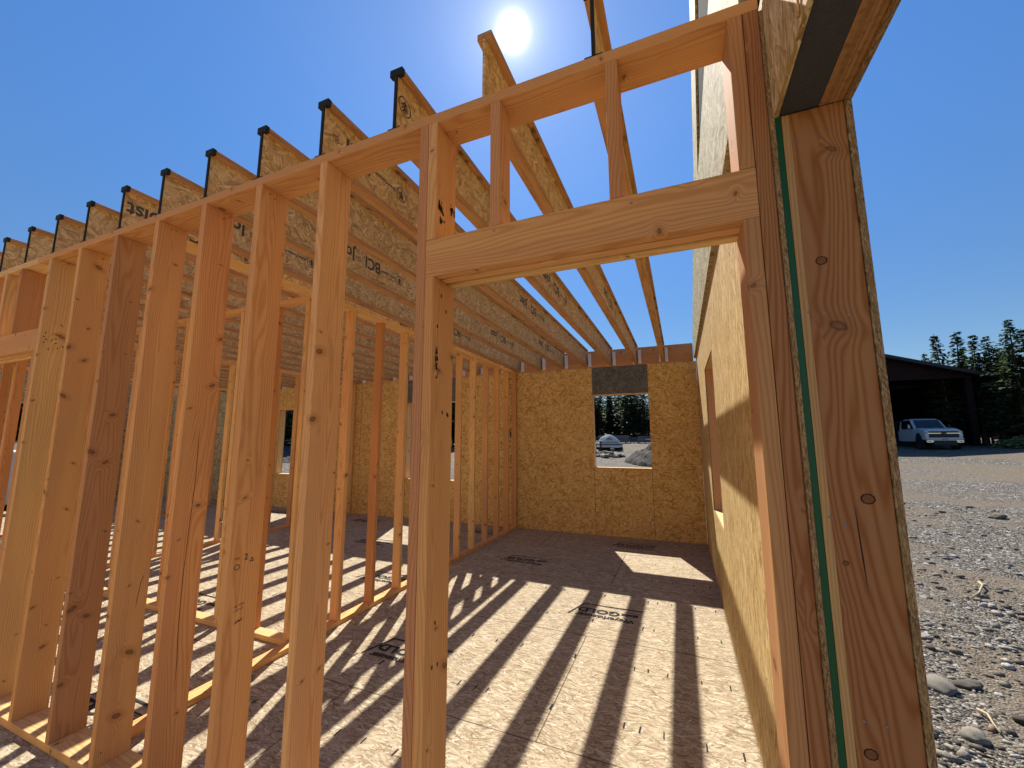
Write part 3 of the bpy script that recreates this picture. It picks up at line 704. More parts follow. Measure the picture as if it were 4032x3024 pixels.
obj('drying_crack', mesh('drying_crack', [(0, 0, 0), (.0011, 0, -.05), (.0036, 0, -.12), (.0078, 0, -.19), (.0066, 0, -.12), (.0035, 0, -.05)], [list(range(6))]), M['hole'], rw, Vector((.351, -.0006, 1.385))-rw.location)
# torn strand hanging under the beam
st = bmesh.new(); 
pts = [Vector((.268, -.29, 2.47)), Vector((.266, -.285, 2.435)), Vector((.268, -.278, 2.41)), Vector((.267, -.272, 2.388))]
prev = None
for i, p in enumerate(pts):
    r_ = (.003, .0028, .0025, .0042)[i]
    ring = [st.verts.new(p+Vector((math.cos(t)*r_, math.sin(t)*r_, 0))-rw.location) for t in [2*math.pi*k/6 for k in range(6)]]
    if prev: [st.faces.new([prev[k], prev[(k+1) % 6], ring[(k+1) % 6], ring[k]]) for k in range(6)]
    prev = ring
st.faces.new(prev)
obj('wood_splinter', bm_mesh(st, 'wood_splinter', True), M['lumber'], rw).color = (.6, .4, .2, 1)

# ------------------------------------------------------------------ unseen wall added behind the viewer to bounce warm sunlight onto the studs
bounce_wall = thing('panel_wall', 'unseen strand board wall added behind the viewpoint for warm bounce light', 'panel wall', (-6, -4.1, 0))
grid_panel('inner_skin', 'y', -4.112, -4.1, [XL, -7.5, -5.5, XR-1.2], [0, .8, 2.2, 3.06], [(-7.5, -5.5, .8, 2.2)], bounce_wall, M['osb_wall'], M['osb_edge'])
grid_panel('outer_skin', 'y', -4.264, -4.252, [XL, -7.5, -5.5, XR-1.2], [0, .8, 2.2, 3.06], [(-7.5, -5.5, .8, 2.2)], bounce_wall, M['osb_pale'], M['osb_edge'])
# ------------------------------------------------------------------ left end wall
ew = thing('panel_wall', 'far end wall of pale strand board panels with a large opening, at the left', 'panel wall', (XL, 3, 0))
grid_panel('inner_skin', 'x', XL-.012, XL, [-4.2, 1.9, 4.3, BY+.1], [0, 2.35, 3.05], [(1.9, 4.3, 0, 2.35)], ew, M['osb_pale'], M['osb_edge'])
grid_panel('outer_skin', 'x', XL-TH, XL-TH+.012, [-4.2, 1.9, 4.3, BY+.1], [0, 2.35, 3.05], [(1.9, 4.3, 0, 2.35)], ew, M['osb_pale'], M['osb_edge'])
beam('opening_jamb', XL-TH+.0125, XL-.0125, 1.86, 1.899, 0, 2.39, 'z', ew); beam('opening_jamb', XL-TH+.0125, XL-.0125, 4.301, 4.34, 0, 2.39, 'z', ew)

# ------------------------------------------------------------------ I-joists
JN = 27; JP = 0.4064; J0 = -0.20; JL = 5.535; FH = 0.0286; JD = 0.302
SLOPE = -0.030/5.5
def jbox(x0, x1, y0, y1, z0, z1):
    return (x0, x1, y0, y1, z0, z1)
def make_box_mesh(name, b, bev=0.0):
    bm = bmesh.new(); bmesh.ops.create_cube(bm, size=1.0)
    bmesh.ops.scale(bm, vec=(b[1]-b[0], b[3]-b[2], b[5]-b[4]), verts=bm.verts)
    bmesh.ops.translate(bm, vec=((b[0]+b[1])/2, (b[2]+b[3])/2, (b[4]+b[5])/2), verts=bm.verts)
    if bev: bmesh.ops.bevel(bm, geom=list(bm.edges), offset=bev, segments=1, affect='EDGES')
    return bm_mesh(bm, name, uv=True)
web_m = make_box_mesh('web', (-.0055, .0055, 0.001, JL, FH-.004, JD-FH+.004)); web_m.materials.append(M['osb_web'])
fb_m = make_box_mesh('flange', (-.0293, .0293, 0.001, JL, 0, FH), .0012); fb_m.materials.append(M['lvl'])
ft_m = make_box_mesh('flange', (-.0293, .0293, 0.001, JL, JD-FH, JD), .0012); ft_m.materials.append(M['lvl'])
def seal_mesh():
    bm = bmesh.new()
    for b in ((-.0305, .0305, -.003, .016, -.0012, FH+.0012), (-.0305, .0305, -.003, .016, JD-FH-.0012, JD+.0012), (-.0063, .0063, -.002, .005, FH, JD-FH)):
        r_ = bmesh.ops.create_cube(bm, size=1.0)
        bmesh.ops.scale(bm, vec=(b[1]-b[0], b[3]-b[2], b[5]-b[4]), verts=r_['verts'])
        bmesh.ops.translate(bm, vec=((b[0]+b[1])/2, (b[2]+b[3])/2, (b[4]+b[5])/2), verts=r_['verts'])
    return bm_mesh(bm, 'end_seal')
seal_m = seal_mesh(); seal_m.materials.append(M['black'])
foot_m = make_box_mesh('end_seal', (-.0305, .0305, -.010, .012, -.0008, .010)); foot_m.materials.append(M['black'])
# factory print, upside down: tree mark in a ring, maker's name, then the product name
def tree_mark():
    ps = [(ring_mesh(.040, .046), 0, 0, 1), (slant(0, -.032, 0, .034, .006), 0, 0, 1)]
    for h, w in ((-.012, .024), (.002, .020), (.016, .014)):
        for s in (-1, 1): ps.append((slant(0, h-.008, s*w, h+.014, .0075), 0, 0, 1))
    return mesh('mark', *join_flat(ps))
TM = tree_mark()
PV, PF = join_flat([(TM, 0.045, 0.045, .92), (text_mesh("Boise Cascade", 0.027, 0.0008), 0.10, 0.038, 1), (quad(.262, .043, .282, .049), 0, 0, 1), (text_mesh("BCI", 0.13, 0.003, .9), 0.29, 0.0, 1), (text_mesh("\u00ae", 0.05), 0.505, 0.035, 1), (text_mesh("Joist", 0.13, 0.003, .9), 0.575, 0.0, 1)])
print_m = mesh('printed_stamp', [(0, -v[0], -v[1]) for v in PV], PF); print_m.materials.append(M['inkgrey'])
ordn = ['nearest the tall right wall', 'second', 'third', 'fourth', 'fifth', 'sixth', 'seventh', 'eighth', 'ninth', 'tenth', 'eleventh', 'twelfth', 'thirteenth', 'fourteenth', 'fifteenth', 'sixteenth', 'seventeenth', 'eighteenth', 'nineteenth', 'twentieth', 'twenty-first', 'twenty-second', 'twenty-third', 'twenty-fourth', 'twenty-fifth', 'twenty-sixth', 'twenty-seventh']
starts = {0: 2.9, 1: 3.3, 2: 0.10, 3: 0.60, 4: 4.96, 5: 1.62, 6: 1.05, 7: 0.80}
rj = random.Random(5)
for k in range(JN):
    if k == 0: lab = 'wooden I-joist nearest the tall right wall, crossing open sky with a black sealed end'
    elif k == 1: lab = 'wooden I-joist whose bare upper end stands just below the sun'
    else: lab = 'wooden I-joist with black sealed end, %s from the tall right wall' % ordn[k]
    j = thing('floor_joist', lab, 'joist', (J0-JP*k, 0.028, 2.7555), 'I-joists laid across the wall tops')
    j.rotation_euler = (SLOPE, 0, 0)
    obj('web', web_m, None, j); obj('flange', fb_m, None, j); obj('flange', ft_m, None, j)
    if k != 1: obj('end_seal', seal_m, None, j)
    else: obj('end_seal', foot_m, None, j)
    s0 = starts.get(k, rj.uniform(0.9, 4.8))
    ss = [s0, s0+2.6]
    for s_ in ss:
        if 1.0 < s_ < JL-.05 or s_ == s0: 
            if s_ < 0.92:   # the print runs off the cut end: keep only what is still on the web
                VV = [(0, -v[0], -v[1]) for v in PV]; keepF = [f for f in PF if all(s_-PV[i][0] > 0.012 for i in f)]
                mm = mesh('printed_stamp', VV, keepF); mm.materials.append(M['inkgrey']); 
            else: mm = print_m
            obj('printed_stamp', mm, None, j, (.0062, s_, .215))
# joist hangers on the rim
def hanger_mesh():
    bm = bmesh.new()
    for b in ((.0295, .0312, -.055, 0, -.004, .24), (-.0312, -.0295, -.055, 0, -.004, .24), (-.0312, .0312, -.055, 0, -.0055, -.004), (.0312, .075, -.0016, 0, .01, .24), (-.058, -.0312, -.0016, 0, .01, .24)):
        r_ = bmesh.ops.create_cube(bm, size=1.0)
        bmesh.ops.scale(bm, vec=(b[1]-b[0], b[3]-b[2], b[5]-b[4]), verts=r_['verts'])
        bmesh.ops.translate(bm, vec=((b[0]+b[1])/2, (b[2]+b[3])/2, (b[4]+b[5])/2), verts=r_['verts'])
    return bm_mesh(bm, 'joist_hanger')
hm = hanger_mesh(); hm.materials.append(M['galv'])
for k in range(JN):
    o = obj('joist_hanger', hm, None, None, (J0-JP*k, BY-.002, 2.7255))
    tag(o, 'galvanised steel hanger under the far end of the I-joist %s' % (ordn[0] if k == 0 else ordn[k]+' from the tall right wall'), 'joist hanger', 'hangers along the rim board')

# ================================================================== outside
def polar(az, d, dz=0.0):
    a = R(az); x = CAM.x+d*math.sin(a); y = CAM.y+d*math.cos(a)
    return Vector((x, y, gz(x, y)+dz))

# ------------------------------------------------------------------ stones
def rock_mat():
    T = NT('river_stone')
    P = T.n("TexCoord", out=3); rnd = T.t.nodes.new("ShaderNodeObjectInfo").outputs['Random']
    geo_ = T.t.nodes.new("ShaderNodeNewGeometry")
    isl = geo_.outputs['Random Per Island']
    f = T.noise(T.vec('ADD', P, T.comb(T.math('MULTIPLY', rnd, 9.0), isl, 0.0)), 30, 4, 0.6)
    c = T.ramp(T.n("TexWhiteNoise", {'W': T.math('MULTIPLY', T.math('ADD', isl, rnd), 91.7)}, noise_dimensions='1D'), [(0, (0.10, 0.084, 0.066)), (0.3, (0.20, 0.174, 0.138)), (0.65, (0.33, 0.296, 0.245)), (0.9, (0.55, 0.515, 0.45)), (1, (0.25, 0.18, 0.118))])
    c = T.mix(T.smooth(f, .35, .7), c, T.mix(1.0, c, (0.5, 0.46, 0.42), 'MULTIPLY'))
    T.bump(f, 0.7, 0.012)
    return T.set(Base_Color=c, Roughness=0.85, Specular_IOR_Level=0.25)
M['rock'] = rock_mat()
def rock_mesh(seed, sub=3):
    bm = bmesh.new(); bmesh.ops.create_icosphere(bm, subdivisions=sub, radius=1.0)
    r = random.Random(seed); ax = (r.uniform(.8, 1.4), r.uniform(.7, 1.0), r.uniform(.42, .7)); of = Vector((seed*3.1, seed*1.7, 0))
    for v in bm.verts:
        n = noise.noise(v.co*1.1+of)*.34+noise.noise(v.co*2.6+of)*.16+noise.noise(v.co*6+of)*.04
        v.co = Vector((v.co.x*ax[0], v.co.y*ax[1], v.co.z*ax[2]))*(1+n)
    me = bm_mesh(bm, 'rock', True); me.materials.append(M['rock']); return me
ROCKS = [rock_mesh(i) for i in range(6)]
def rock(name, label, loc, size, seed, group=None, cat='rock'):
    o = obj(name, ROCKS[seed % 6], None, None, loc, (random.uniform(-.2, .2), random.uniform(-.2, .2), random.uniform(0, 6.28)))
    o.scale = (size, size, size); tag(o, label, cat, group); return o
def scatter_pebbles():
    rg = np.random.default_rng(11)
    bases = []
    for s_ in range(5):
        bm = bmesh.new(); bmesh.ops.create_icosphere(bm, subdivisions=1, radius=1.0)
        r = random.Random(s_+50); ax = (r.uniform(.9, 1.5), r.uniform(.7, 1.0), r.uniform(.40, .7))
        for v in bm.verts:
            n = noise.noise(v.co*1.2+Vector((s_*5., 0, 0)))*.35; v.co = Vector((v.co.x*ax[0], v.co.y*ax[1], v.co.z*ax[2]))*(1+n)
        bases.append((np.array([v.co[:] for v in bm.verts]), np.array([[v.index for v in f.verts] for f in bm.faces]))); bm.free()
    VV = []; FF = []; base = 0
    N = 24000
    az = np.radians(rg.uniform(17, 62, N)); u = rg.random(N); d = 2.9*np.power(17/2.9, u)
    for i in range(N):
        x = CAM.x+d[i]*math.sin(az[i]); y = CAM.y+d[i]*math.cos(az[i])
        if x < 0.55: continue
        clump = noise.noise(Vector((x*.8, y*.8, 3)))
        if clump < -0.12 and rg.random() < .75: continue
        sz = min(.062, .0095+.0085*rg.pareto(2.2))*(.8+.016*d[i])
        bv, bf = bases[i % 5]
        a = rg.uniform(0, 6.28); c, s_ = math.cos(a), math.sin(a)
        v = bv*sz*rg.uniform(.8, 1.2, 3); w = np.empty_like(v)
        w[:, 0] = v[:, 0]*c-v[:, 1]*s_+x; w[:, 1] = v[:, 0]*s_+v[:, 1]*c+y; w[:, 2] = v[:, 2]+gz(x, y)+sz*.18
        VV.append(w); FF.append(bf+base); base += len(bv)
    V = np.concatenate(VV); F = np.concatenate(FF)
    me = bpy.data.meshes.new('gravel_stones')
    me.vertices.add(len(V)); me.vertices.foreach_set('co', V.astype(np.float32).ravel())
    me.loops.add(F.size); me.loops.foreach_set('vertex_index', F.astype(np.int32).ravel())
    me.polygons.add(len(F)); me.polygons.foreach_set('loop_start', np.arange(0, F.size, 3, dtype=np.int32)); me.polygons.foreach_set('loop_total', np.full(len(F), 3, dtype=np.int32))
    me.update(); me.validate()
    me.polygons.foreach_set('use_smooth', [True]*len(F))
    tag(obj('gravel_stones', me, M['rock']), 'loose river gravel strewn over the yard on the right', 'gravel', kind='stuff')
scatter_pebbles()
for (x, y, s_, sd, lb) in ((2.30, 4.66, .12, 0, 'large pale rounded rock lying closest to the foot of the wooden jamb'), (2.15, 3.81, .09, 1, 'grey oval rock near the bottom edge of the gravel beside a dry stick'), (2.55, 4.78, .085, 2, 'smaller tan rock just right of the large pale one'), (7.1, 12.95, .16, 3, 'flat white rock alone farther out on the gravel'), (2.67, 4.24, .07, 4, 'grey rock at the right border of the gravel yard')):
    rock('rock', lb, (x, y, gz(x, y)+s_*.22), s_, sd)
def stick(label, pts, r0):
    bm = bmesh.new(); prev = None; o0 = Vector(pts[0])
    for i, p in enumerate(pts):
        p = Vector(p)-o0; rr = r0*(1-.55*i/len(pts))
        ring = [bm.verts.new(p+Vector((math.cos(t)*rr, math.sin(t)*rr*.5, math.sin(t)*rr))) for t in [2*math.pi*k/7 for k in range(7)]]
        if prev: [bm.faces.new([prev[k], prev[(k+1) % 7], ring[(k+1) % 7], ring[k]]) for k in range(7)]
        else: bm.faces.new(ring)
        prev = ring
    bm.faces.new(prev[::-1]); bmesh.ops.recalc_face_normals(bm, faces=bm.faces)
    o = obj('stick', bm_mesh(bm, 'stick', True), M['stick'], None, o0); tag(o, label, 'stick'); return o
M['stick'] = flat_mat('dry_wood', (0.48, 0.36, 0.22), .8, var=.25, scale=40)
def gpt(x, y, dz): return (x, y, gz(x, y)+dz)
stick('pale bent dry stick lying on the gravel near the bottom right corner', [gpt(2.40, 4.29, .03), gpt(2.415, 4.18, .05), gpt(2.385, 4.06, .04), gpt(2.364, 3.93, .03)], .012)
stick('short curved dry twig on the gravel in the middle distance', [gpt(4.26, 7.98, .03), gpt(4.19, 7.75, .06), gpt(4.0, 7.45, .05), gpt(3.84, 7.31, .03)], .018)
stick('long dark branch on the gravel at the right edge of the picture', [gpt(3.05, 4.85, .03), gpt(3.3, 5.0, .05), gpt(3.6, 5.1, .04), gpt(4.0, 5.3, .03)], .02)

# ------------------------------------------------------------------ conifers
def needle_mat():
    T = NT('spruce_needles')
    P = T.n("TexCoord", out=3); rnd = T.t.nodes.new("ShaderNodeObjectInfo").outputs['Random']
    isl = T.t.nodes.new("ShaderNodeNewGeometry").outputs['Random Per Island']
    f = T.noise(P, 1.1, 3, 0.6)
    c = T.ramp(T.math('ADD', T.math('MULTIPLY', isl, .5), T.math('MULTIPLY', f, .5)), [(0.1, (0.022, 0.040, 0.020)), (0.5, (0.045, 0.075, 0.030)), (0.9, (0.085, 0.115, 0.045))])
    c = T.mix(T.math('MULTIPLY', rnd, .45), c, (0.060, 0.065, 0.026))
    T.set(Base_Color=c, Roughness=0.65, Specular_IOR_Level=0.3)
    tr = T.t.nodes.new("ShaderNodeBsdfTranslucent"); T.put(tr.inputs[0], T.mix(1.0, c, (1.1, 1.3, .6), 'MULTIPLY'))
    mx = T.t.nodes.new("ShaderNodeMixShader"); mx.inputs[0].default_value = .3
    T.t.links.new(T.b.outputs[0], mx.inputs[1]); T.t.links.new(tr.outputs[0], mx.inputs[2]); T.t.links.new(mx.outputs[0], T.out.inputs[0])
    return T.m
M['needles'] = needle_mat(); M['bark'] = flat_mat('bark', (0.085, 0.062, 0.046), .9, var=.3, scale=6)
def spruce_arrays(seed, H=9.0, wid=1.5, dens=1.0, bare=.10):
    r = random.Random(seed); V = []; F = []
    nl = int(66*dens)
    lean = (r.uniform(-.25, .25), r.uniform(-.25, .25))
    for l in range(nl):
        t = (l+r.random()*.8)/nl; z = H*(bare+(1-bare)*t)
        L = wid*(1-t)**.75*(.75+.5*r.random())*(1 if t > .12 else .6)+.09
        cx, cy = lean[0]*t*t, lean[1]*t*t
        for b in range(r.randint(5, 7)):
            a = r.uniform(0, 6.283); LL = L*r.uniform(.55, 1.15)
            if r.random() < .10: LL *= 1.3
            droop = r.uniform(.12, .42)*(1-.6*t)
            n = max(2, int(LL/.22))
            for k in range(n):
                q = (k+.6)/n; d = LL*q
                px, py = cx+math.cos(a)*d, cy+math.sin(a)*d; pz = z-droop*d+.10*d*q+r.uniform(-.05, .05)
                w = (.08+.11*(1-q))*r.uniform(.7, 1.3)*(1.25-.55*t); ln = r.uniform(.18, .34)*(1.2-.5*t)
                for m in range(2):
                    aa = a+r.uniform(-.9, .9); tz = r.uniform(-.55, .15)
                    ux, uy, uz = math.cos(aa)*ln, math.sin(aa)*ln, tz*ln
                    sx, sy, sz = -math.sin(aa)*w, math.cos(aa)*w, r.uniform(-.6, .6)*w
                    i = len(V)
                    V += [(px-sx*.5, py-sy*.5, pz-sz*.5), (px+ux*.55-sx, py+uy*.55-sy, pz+uz*.5-sz), (px+ux, py+uy, pz+uz), (px+ux*.5+sx, py+uy*.5+sy, pz+uz*.5+sz)]
                    F.append([i, i+1, i+2, i+3])
    i = len(V)
    tx, ty = lean
    V += [(tx-.03, ty, H*.97), (tx+.03, ty, H*.97), (tx, ty, H*1.03)]; F.append([i, i+1, i+2])
    return V, F, lean
def trunk_mesh(H, lean, r0):
    V = []; F = []; n = 7; m = 8
    for k in range(n):
        t = k/(n-1); rr = r0*(1-t)**.85+.012
        for j in range(m):
            a = 2*math.pi*j/m; V.append((lean[0]*t*t+math.cos(a)*rr, lean[1]*t*t+math.sin(a)*rr, -.2+t*(H*.98+.2)))
    for k in range(n-1):
        for j in range(m): F.append([k*m+j, k*m+(j+1) % m, (k+1)*m+(j+1) % m, (k+1)*m+j])
    return mesh('trunk', V, F, True)
SPR = []
for sd, H, wd, dn, ba in ((1, 9, 1.45, 1.0, .10), (2, 9, 1.15, .9, .16), (3, 9, 1.75, 1.1, .06), (4, 9, 1.0, .75, .22), (5, 9, 1.3, .85, .12)):
    V, F, ln = spruce_arrays(sd, H, wd, dn, ba)
    cm = mesh('crown', V, F); cm.materials.append(M['needles']); tm = trunk_mesh(H, ln, .13); tm.materials.append(M['bark'])
    SPR.append((cm, tm))
def spruce(label, loc, h, var, group=None):
    t = thing('spruce_tree', label, 'tree', loc, group, random.uniform(0, 6.28)); k = h/9.0
    t.scale = (k*random.uniform(.9, 1.15),)*2+(k,)
    obj('crown', SPR[var][0], None, t); obj('trunk', SPR[var][1], None, t); return t
def top_h(az, d, el):
    p = polar(az, d); return CAM.z+d*math.tan(R(el))-p.z
for az, el, d, v, lb in ((24.68, 10.0, 43, 0, 'slim spruce with a pointed top, leftmost of the tall trees above the shed roof'), (25.65, 9.95, 44, 3, 'thin ragged spruce standing just right of the leftmost pointed one'), (26.74, 9.5, 43, 1, 'narrow spruce above the low end of the shed roof'), (27.85, 9.25, 42.5, 4, 'spruce rising straight over the tip of the shed eave'), (29.13, 10.5, 41, 2, 'tallest dense spruce at the right border of the picture'), (29.8, 9.5, 41.5, 0, 'spruce cut by the right border, beside the tallest one'), (23.55, 8.35, 52, 1, 'small spruce top peeping over the middle of the shed roof')):
    spruce(lb, polar(az, d), top_h(az, d, el), v)
rt = random.Random(21)
for i in range(44):
    az = rt.uniform(25.9, 39); d = rt.uniform(43.5, 52)
    spruce('dark spruce in the thick stand right of the shed', polar(az, d), rt.uniform(5.0, 7.4) if az < 30.0 else rt.uniform(7.2, 9.6), rt.randrange(5), 'stand of spruces right of the shed')
for i in range(128):
    az = -79+i*.81+rt.uniform(-.35, .35); d = rt.uniform(55, 63)
    if az > 23: continue
    spruce('dark spruce in the forest edge behind the building site', polar(az, d), rt.uniform(6.6, 9.0), rt.randrange(5), 'spruces along the forest edge')
for i in range(44):
    az = -64+i*.84+rt.uniform(-.4, .4); d = rt.uniform(33, 41)
    if -36 < az < -32 and d < 35: d += 4
    spruce('dark spruce in the forest edge behind the building site', polar(az, d), rt.uniform(5.5, 7.0), (0, 2, 4)[rt.randrange(3)], 'spruces along the forest edge')
def forest_mass():
    VV = []; FF = []; b = 0; rg = random.Random(77)
    arr = []
    for sd in (31, 32, 33):
        V, F, _ = spruce_arrays(sd, 9, 1.8, .42, .03); arr.append((np.array(V), [f for f in F if len(f) == 4]))
    for i in range(300):
        az = -80+i*.4+rg.uniform(-.3, .3); d = rg.uniform(63, 78); p = polar(az, d); V, F = arr[i % 3]
        k = rg.uniform(.75, 1.02); a = rg.uniform(0, 6.28); c, s_ = math.cos(a), math.sin(a)
        W = np.stack([V[:, 0]*c-V[:, 1]*s_, V[:, 0]*s_+V[:, 1]*c, V[:, 2]], 1)*k*np.array([1.3, 1.3, 1.0])+np.array(p[:])
        VV.append(W); FF.append(np.array(F)+b); b += len(V)
    V = np.concatenate(VV); F = np.concatenate(FF)
    me = bpy.data.meshes.new('forest')
    me.vertices.add(len(V)); me.vertices.foreach_set('co', V.astype(np.float32).ravel())
    me.loops.add(F.size); me.loops.foreach_set('vertex_index', F.astype(np.int32).ravel())
    me.polygons.add(len(F)); me.polygons.foreach_set('loop_start', np.arange(0, F.size, 4, dtype=np.int32)); me.polygons.foreach_set('loop_total', np.full(len(F), 4, dtype=np.int32))
    me.update()
    tag(obj('forest', me, M['needles']), 'far dark conifer forest closing the view behind the first trees', 'forest', kind='stuff')
forest_mass()
# shrubs at the foot of the trees
def shrub_mesh(seed):
    r = random.Random(seed); V = []; F = []
    for i in range(420):
        a = r.uniform(0, 6.28); e = r.random(); rr = .55*math.sqrt(r.random())*(1-.35*e); x, y, z = math.cos(a)*rr*1.3, math.sin(a)*rr, .08+.65*e*(1-rr*.5)
        s_ = r.uniform(.04, .09); d1 = Vector((r.uniform(-1, 1), r.uniform(-1, 1), r.uniform(-.6, 1))).normalized()*s_; d2 = d1.cross(Vector((r.uniform(-1, 1), r.uniform(-1, 1), r.uniform(-1, 1)))).normalized()*s_*.6
        p = Vector((x, y, z)); b = len(V); V += [p-d1, p+d2, p+d1, p-d2]; F.append([b, b+1, b+2, b+3])
    return mesh('shrub', V, F)
M['shrub'] = flat_mat('shrub_leaves', (0.13, 0.16, 0.06), .7, var=.4, scale=9)
SH = [shrub_mesh(i) for i in (1, 2, 3)]
for m_ in SH: m_.materials.append(M['shrub'])
for i, (az, d, k, lb) in enumerate(((28.0, 40.2, .8, 'low yellow-green bush by the right front corner of the shed'), (28.6, 40.0, .9, 'pale green bush at the foot of the trees right of the shed'), (29.5, 39.6, 1.2, 'rounded green bush in front of the tallest spruce'), (30.3, 39.6, .9, 'low bush at the right border under the trees'))):
    o = obj('shrub', SH[i % 3], None, None, polar(az, d, -.03), (0, 0, i*1.3)); o.scale = (k*1.5, k, k); tag(o, lb, 'bush')

# ------------------------------------------------------------------ shed
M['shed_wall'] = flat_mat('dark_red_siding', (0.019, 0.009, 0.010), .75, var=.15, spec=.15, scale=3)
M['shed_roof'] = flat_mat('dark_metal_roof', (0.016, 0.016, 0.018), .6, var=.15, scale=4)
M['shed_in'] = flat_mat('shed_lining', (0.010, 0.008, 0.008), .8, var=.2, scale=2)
SY = 36.5; SXR = 18.72; SXL = 3.2; RX = 10.96; zb = .75; z_e = 5.78; z_r = 8.33
shed = thing('storage_shed', 'dark red open-fronted storage shed with a shallow gable roof', 'shed', (RX, SY, zb))
gable = [(SXL, .2), (SXL+.35, .2), (SXL+.35, 5.67), (18.38, 5.67), (18.38, .2), (SXR, .2), (SXR, z_e), (RX, z_r), (SXL, z_e)]
prism('front_wall', 'y', SY, SY+.15, gable, shed, M['shed_wall'])
prism('side_wall', 'x', SXR-.12, SXR-.001, [(SY+.151, .2), (SY+14, .2), (SY+14, z_e-.03), (SY+.151, z_e-.03)], shed, M['shed_wall'])
prism('side_wall', 'x', SXL+.001, SXL+.12, [(SY+.151, .2), (SY+14, .2), (SY+14, z_e-.03), (SY+.151, z_e-.03)], shed, M['shed_wall'])
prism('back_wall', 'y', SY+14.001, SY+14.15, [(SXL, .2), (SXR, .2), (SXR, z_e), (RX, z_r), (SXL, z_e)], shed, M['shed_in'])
sl = (z_r-z_e)/(SXR-RX)
for sg, x1 in ((1, SXR+.95), (-1, SXL-.95)):
    ze = z_r-sl*abs(x1-RX)
    prism('roof', 'y', SY-.75, SY+14.5, [(RX, z_r+.012), (x1, ze+.012), (x1, ze+.20), (RX, z_r+.22)], shed, M['shed_roof'])
    prism('fascia', 'y', SY-.80, SY-.752, [(RX, z_r-.02), (x1, ze-.02), (x1, ze+.21), (RX, z_r+.23)], shed, M['shed_roof'])
    for k in range(9):
        xx = RX+sg*(.6+k*.98) ; zz = z_r-sl*abs(xx-RX)
        prism('soffit_rib', 'y', SY-.74, SY-.01, [(xx-.04, zz-.09), (xx+.04, zz-.09-0*sl), (xx+.04, zz+.005-sl*.05), (xx-.04, zz+.005-sl*.05)], shed, M['shed_wall'])
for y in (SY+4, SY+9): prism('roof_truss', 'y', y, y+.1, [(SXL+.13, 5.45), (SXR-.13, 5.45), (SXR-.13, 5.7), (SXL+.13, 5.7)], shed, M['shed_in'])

# ------------------------------------------------------------------ pickups
M['paint_w'] = flat_mat('white_car_paint', (0.50, 0.51, 0.52), .28, spec=.5)
M['paint_d'] = flat_mat('dark_blue_paint', (0.03, 0.05, 0.08), .25, spec=.5)
M['glass'] = flat_mat('tinted_glass', (0.012, 0.014, 0.017), .06, spec=.6)
M['chrome'] = flat_mat('chrome', (0.72, 0.73, 0.75), .14, 1.0)
M['plastic'] = flat_mat('black_plastic', (0.016, 0.016, 0.017), .5)
M['rubber'] = flat_mat('tyre_rubber', (0.018, 0.018, 0.018), .85)
M['lamp'] = flat_mat('headlight_lens', (0.55, 0.58, 0.62), .12, spec=.6)
M['greyplate'] = flat_mat('number_plate', (0.25, 0.26, 0.28), .4)
M['gold'] = flat_mat('dark_emblem', (0.02, 0.02, 0.02), .3)
def loft(name, secs, parent, mat, bev=.03, smooth=True):
    """secs: list of (x, [(y, z)...]) closed sections"""
    bm = bmesh.new(); rings = [[bm.verts.new((x, y, z)) for y, z in pl] for x, pl in secs]
    n = len(rings[0])
    for a, b in zip(rings, rings[1:]):
        for k in range(n): bm.faces.new([a[k], a[(k+1) % n], b[(k+1) % n], b[k]])
    bm.faces.new(rings[0]); bm.faces.new(rings[-1][::-1])
    bmesh.ops.recalc_face_normals(bm, faces=bm.faces)
    if bev: bmesh.ops.bevel(bm, geom=list(bm.edges), offset=bev, segments=2, affect='EDGES', clamp_overlap=True)
    me = bm_mesh(bm, name, False)
    return obj(name, me, mat, parent)
def bx(name, x0, x1, y0, y1, z0, z1, parent, mat, bev=.015):
    bm = bmesh.new(); bmesh.ops.create_cube(bm, size=1.0)
    bmesh.ops.scale(bm, vec=(x1-x0, y1-y0, z1-z0), verts=bm.verts); bmesh.ops.translate(bm, vec=((x0+x1)/2, (y0+y1)/2, (z0+z1)/2), verts=bm.verts)
    if bev: bmesh.ops.bevel(bm, geom=list(bm.edges), offset=bev, segments=2, affect='EDGES')
    return obj(name, bm_mesh(bm, name), mat, parent)
def sec(w, z0, z1, r=.12, tw=None):
    tw = w if tw is None else tw
    return [(-w, z0), (w, z0), (w, z1-r), (tw-r*.8, z1), (-tw+r*.8, z1), (-w, z1-r)]
def wheel(parent, x, y, r=.41):
    for nm, rr, w_, m_ in (('tyre', r, .27, 'rubber'), ('rim', r*.60, .285, 'chrome')):
        bm = bmesh.new(); bmesh.ops.create_cone(bm, segments=28, radius1=rr, radius2=rr, depth=w_, cap_ends=True)
        bmesh.ops.rotate(bm, verts=bm.verts, cent=(0, 0, 0), matrix=Matrix.Rotation(R(90), 3, 'X')); bmesh.ops.bevel(bm, geom=[e for e in bm.edges if e.calc_face_angle(0) > 1], offset=.035, segments=2, affect='EDGES')
        me = bm_mesh(bm, nm)
        if nm == 'tyre': wo = obj('wheel', me, M[m_], parent, (x, y, r))
        else: obj('rim', me, M[m_], wo)
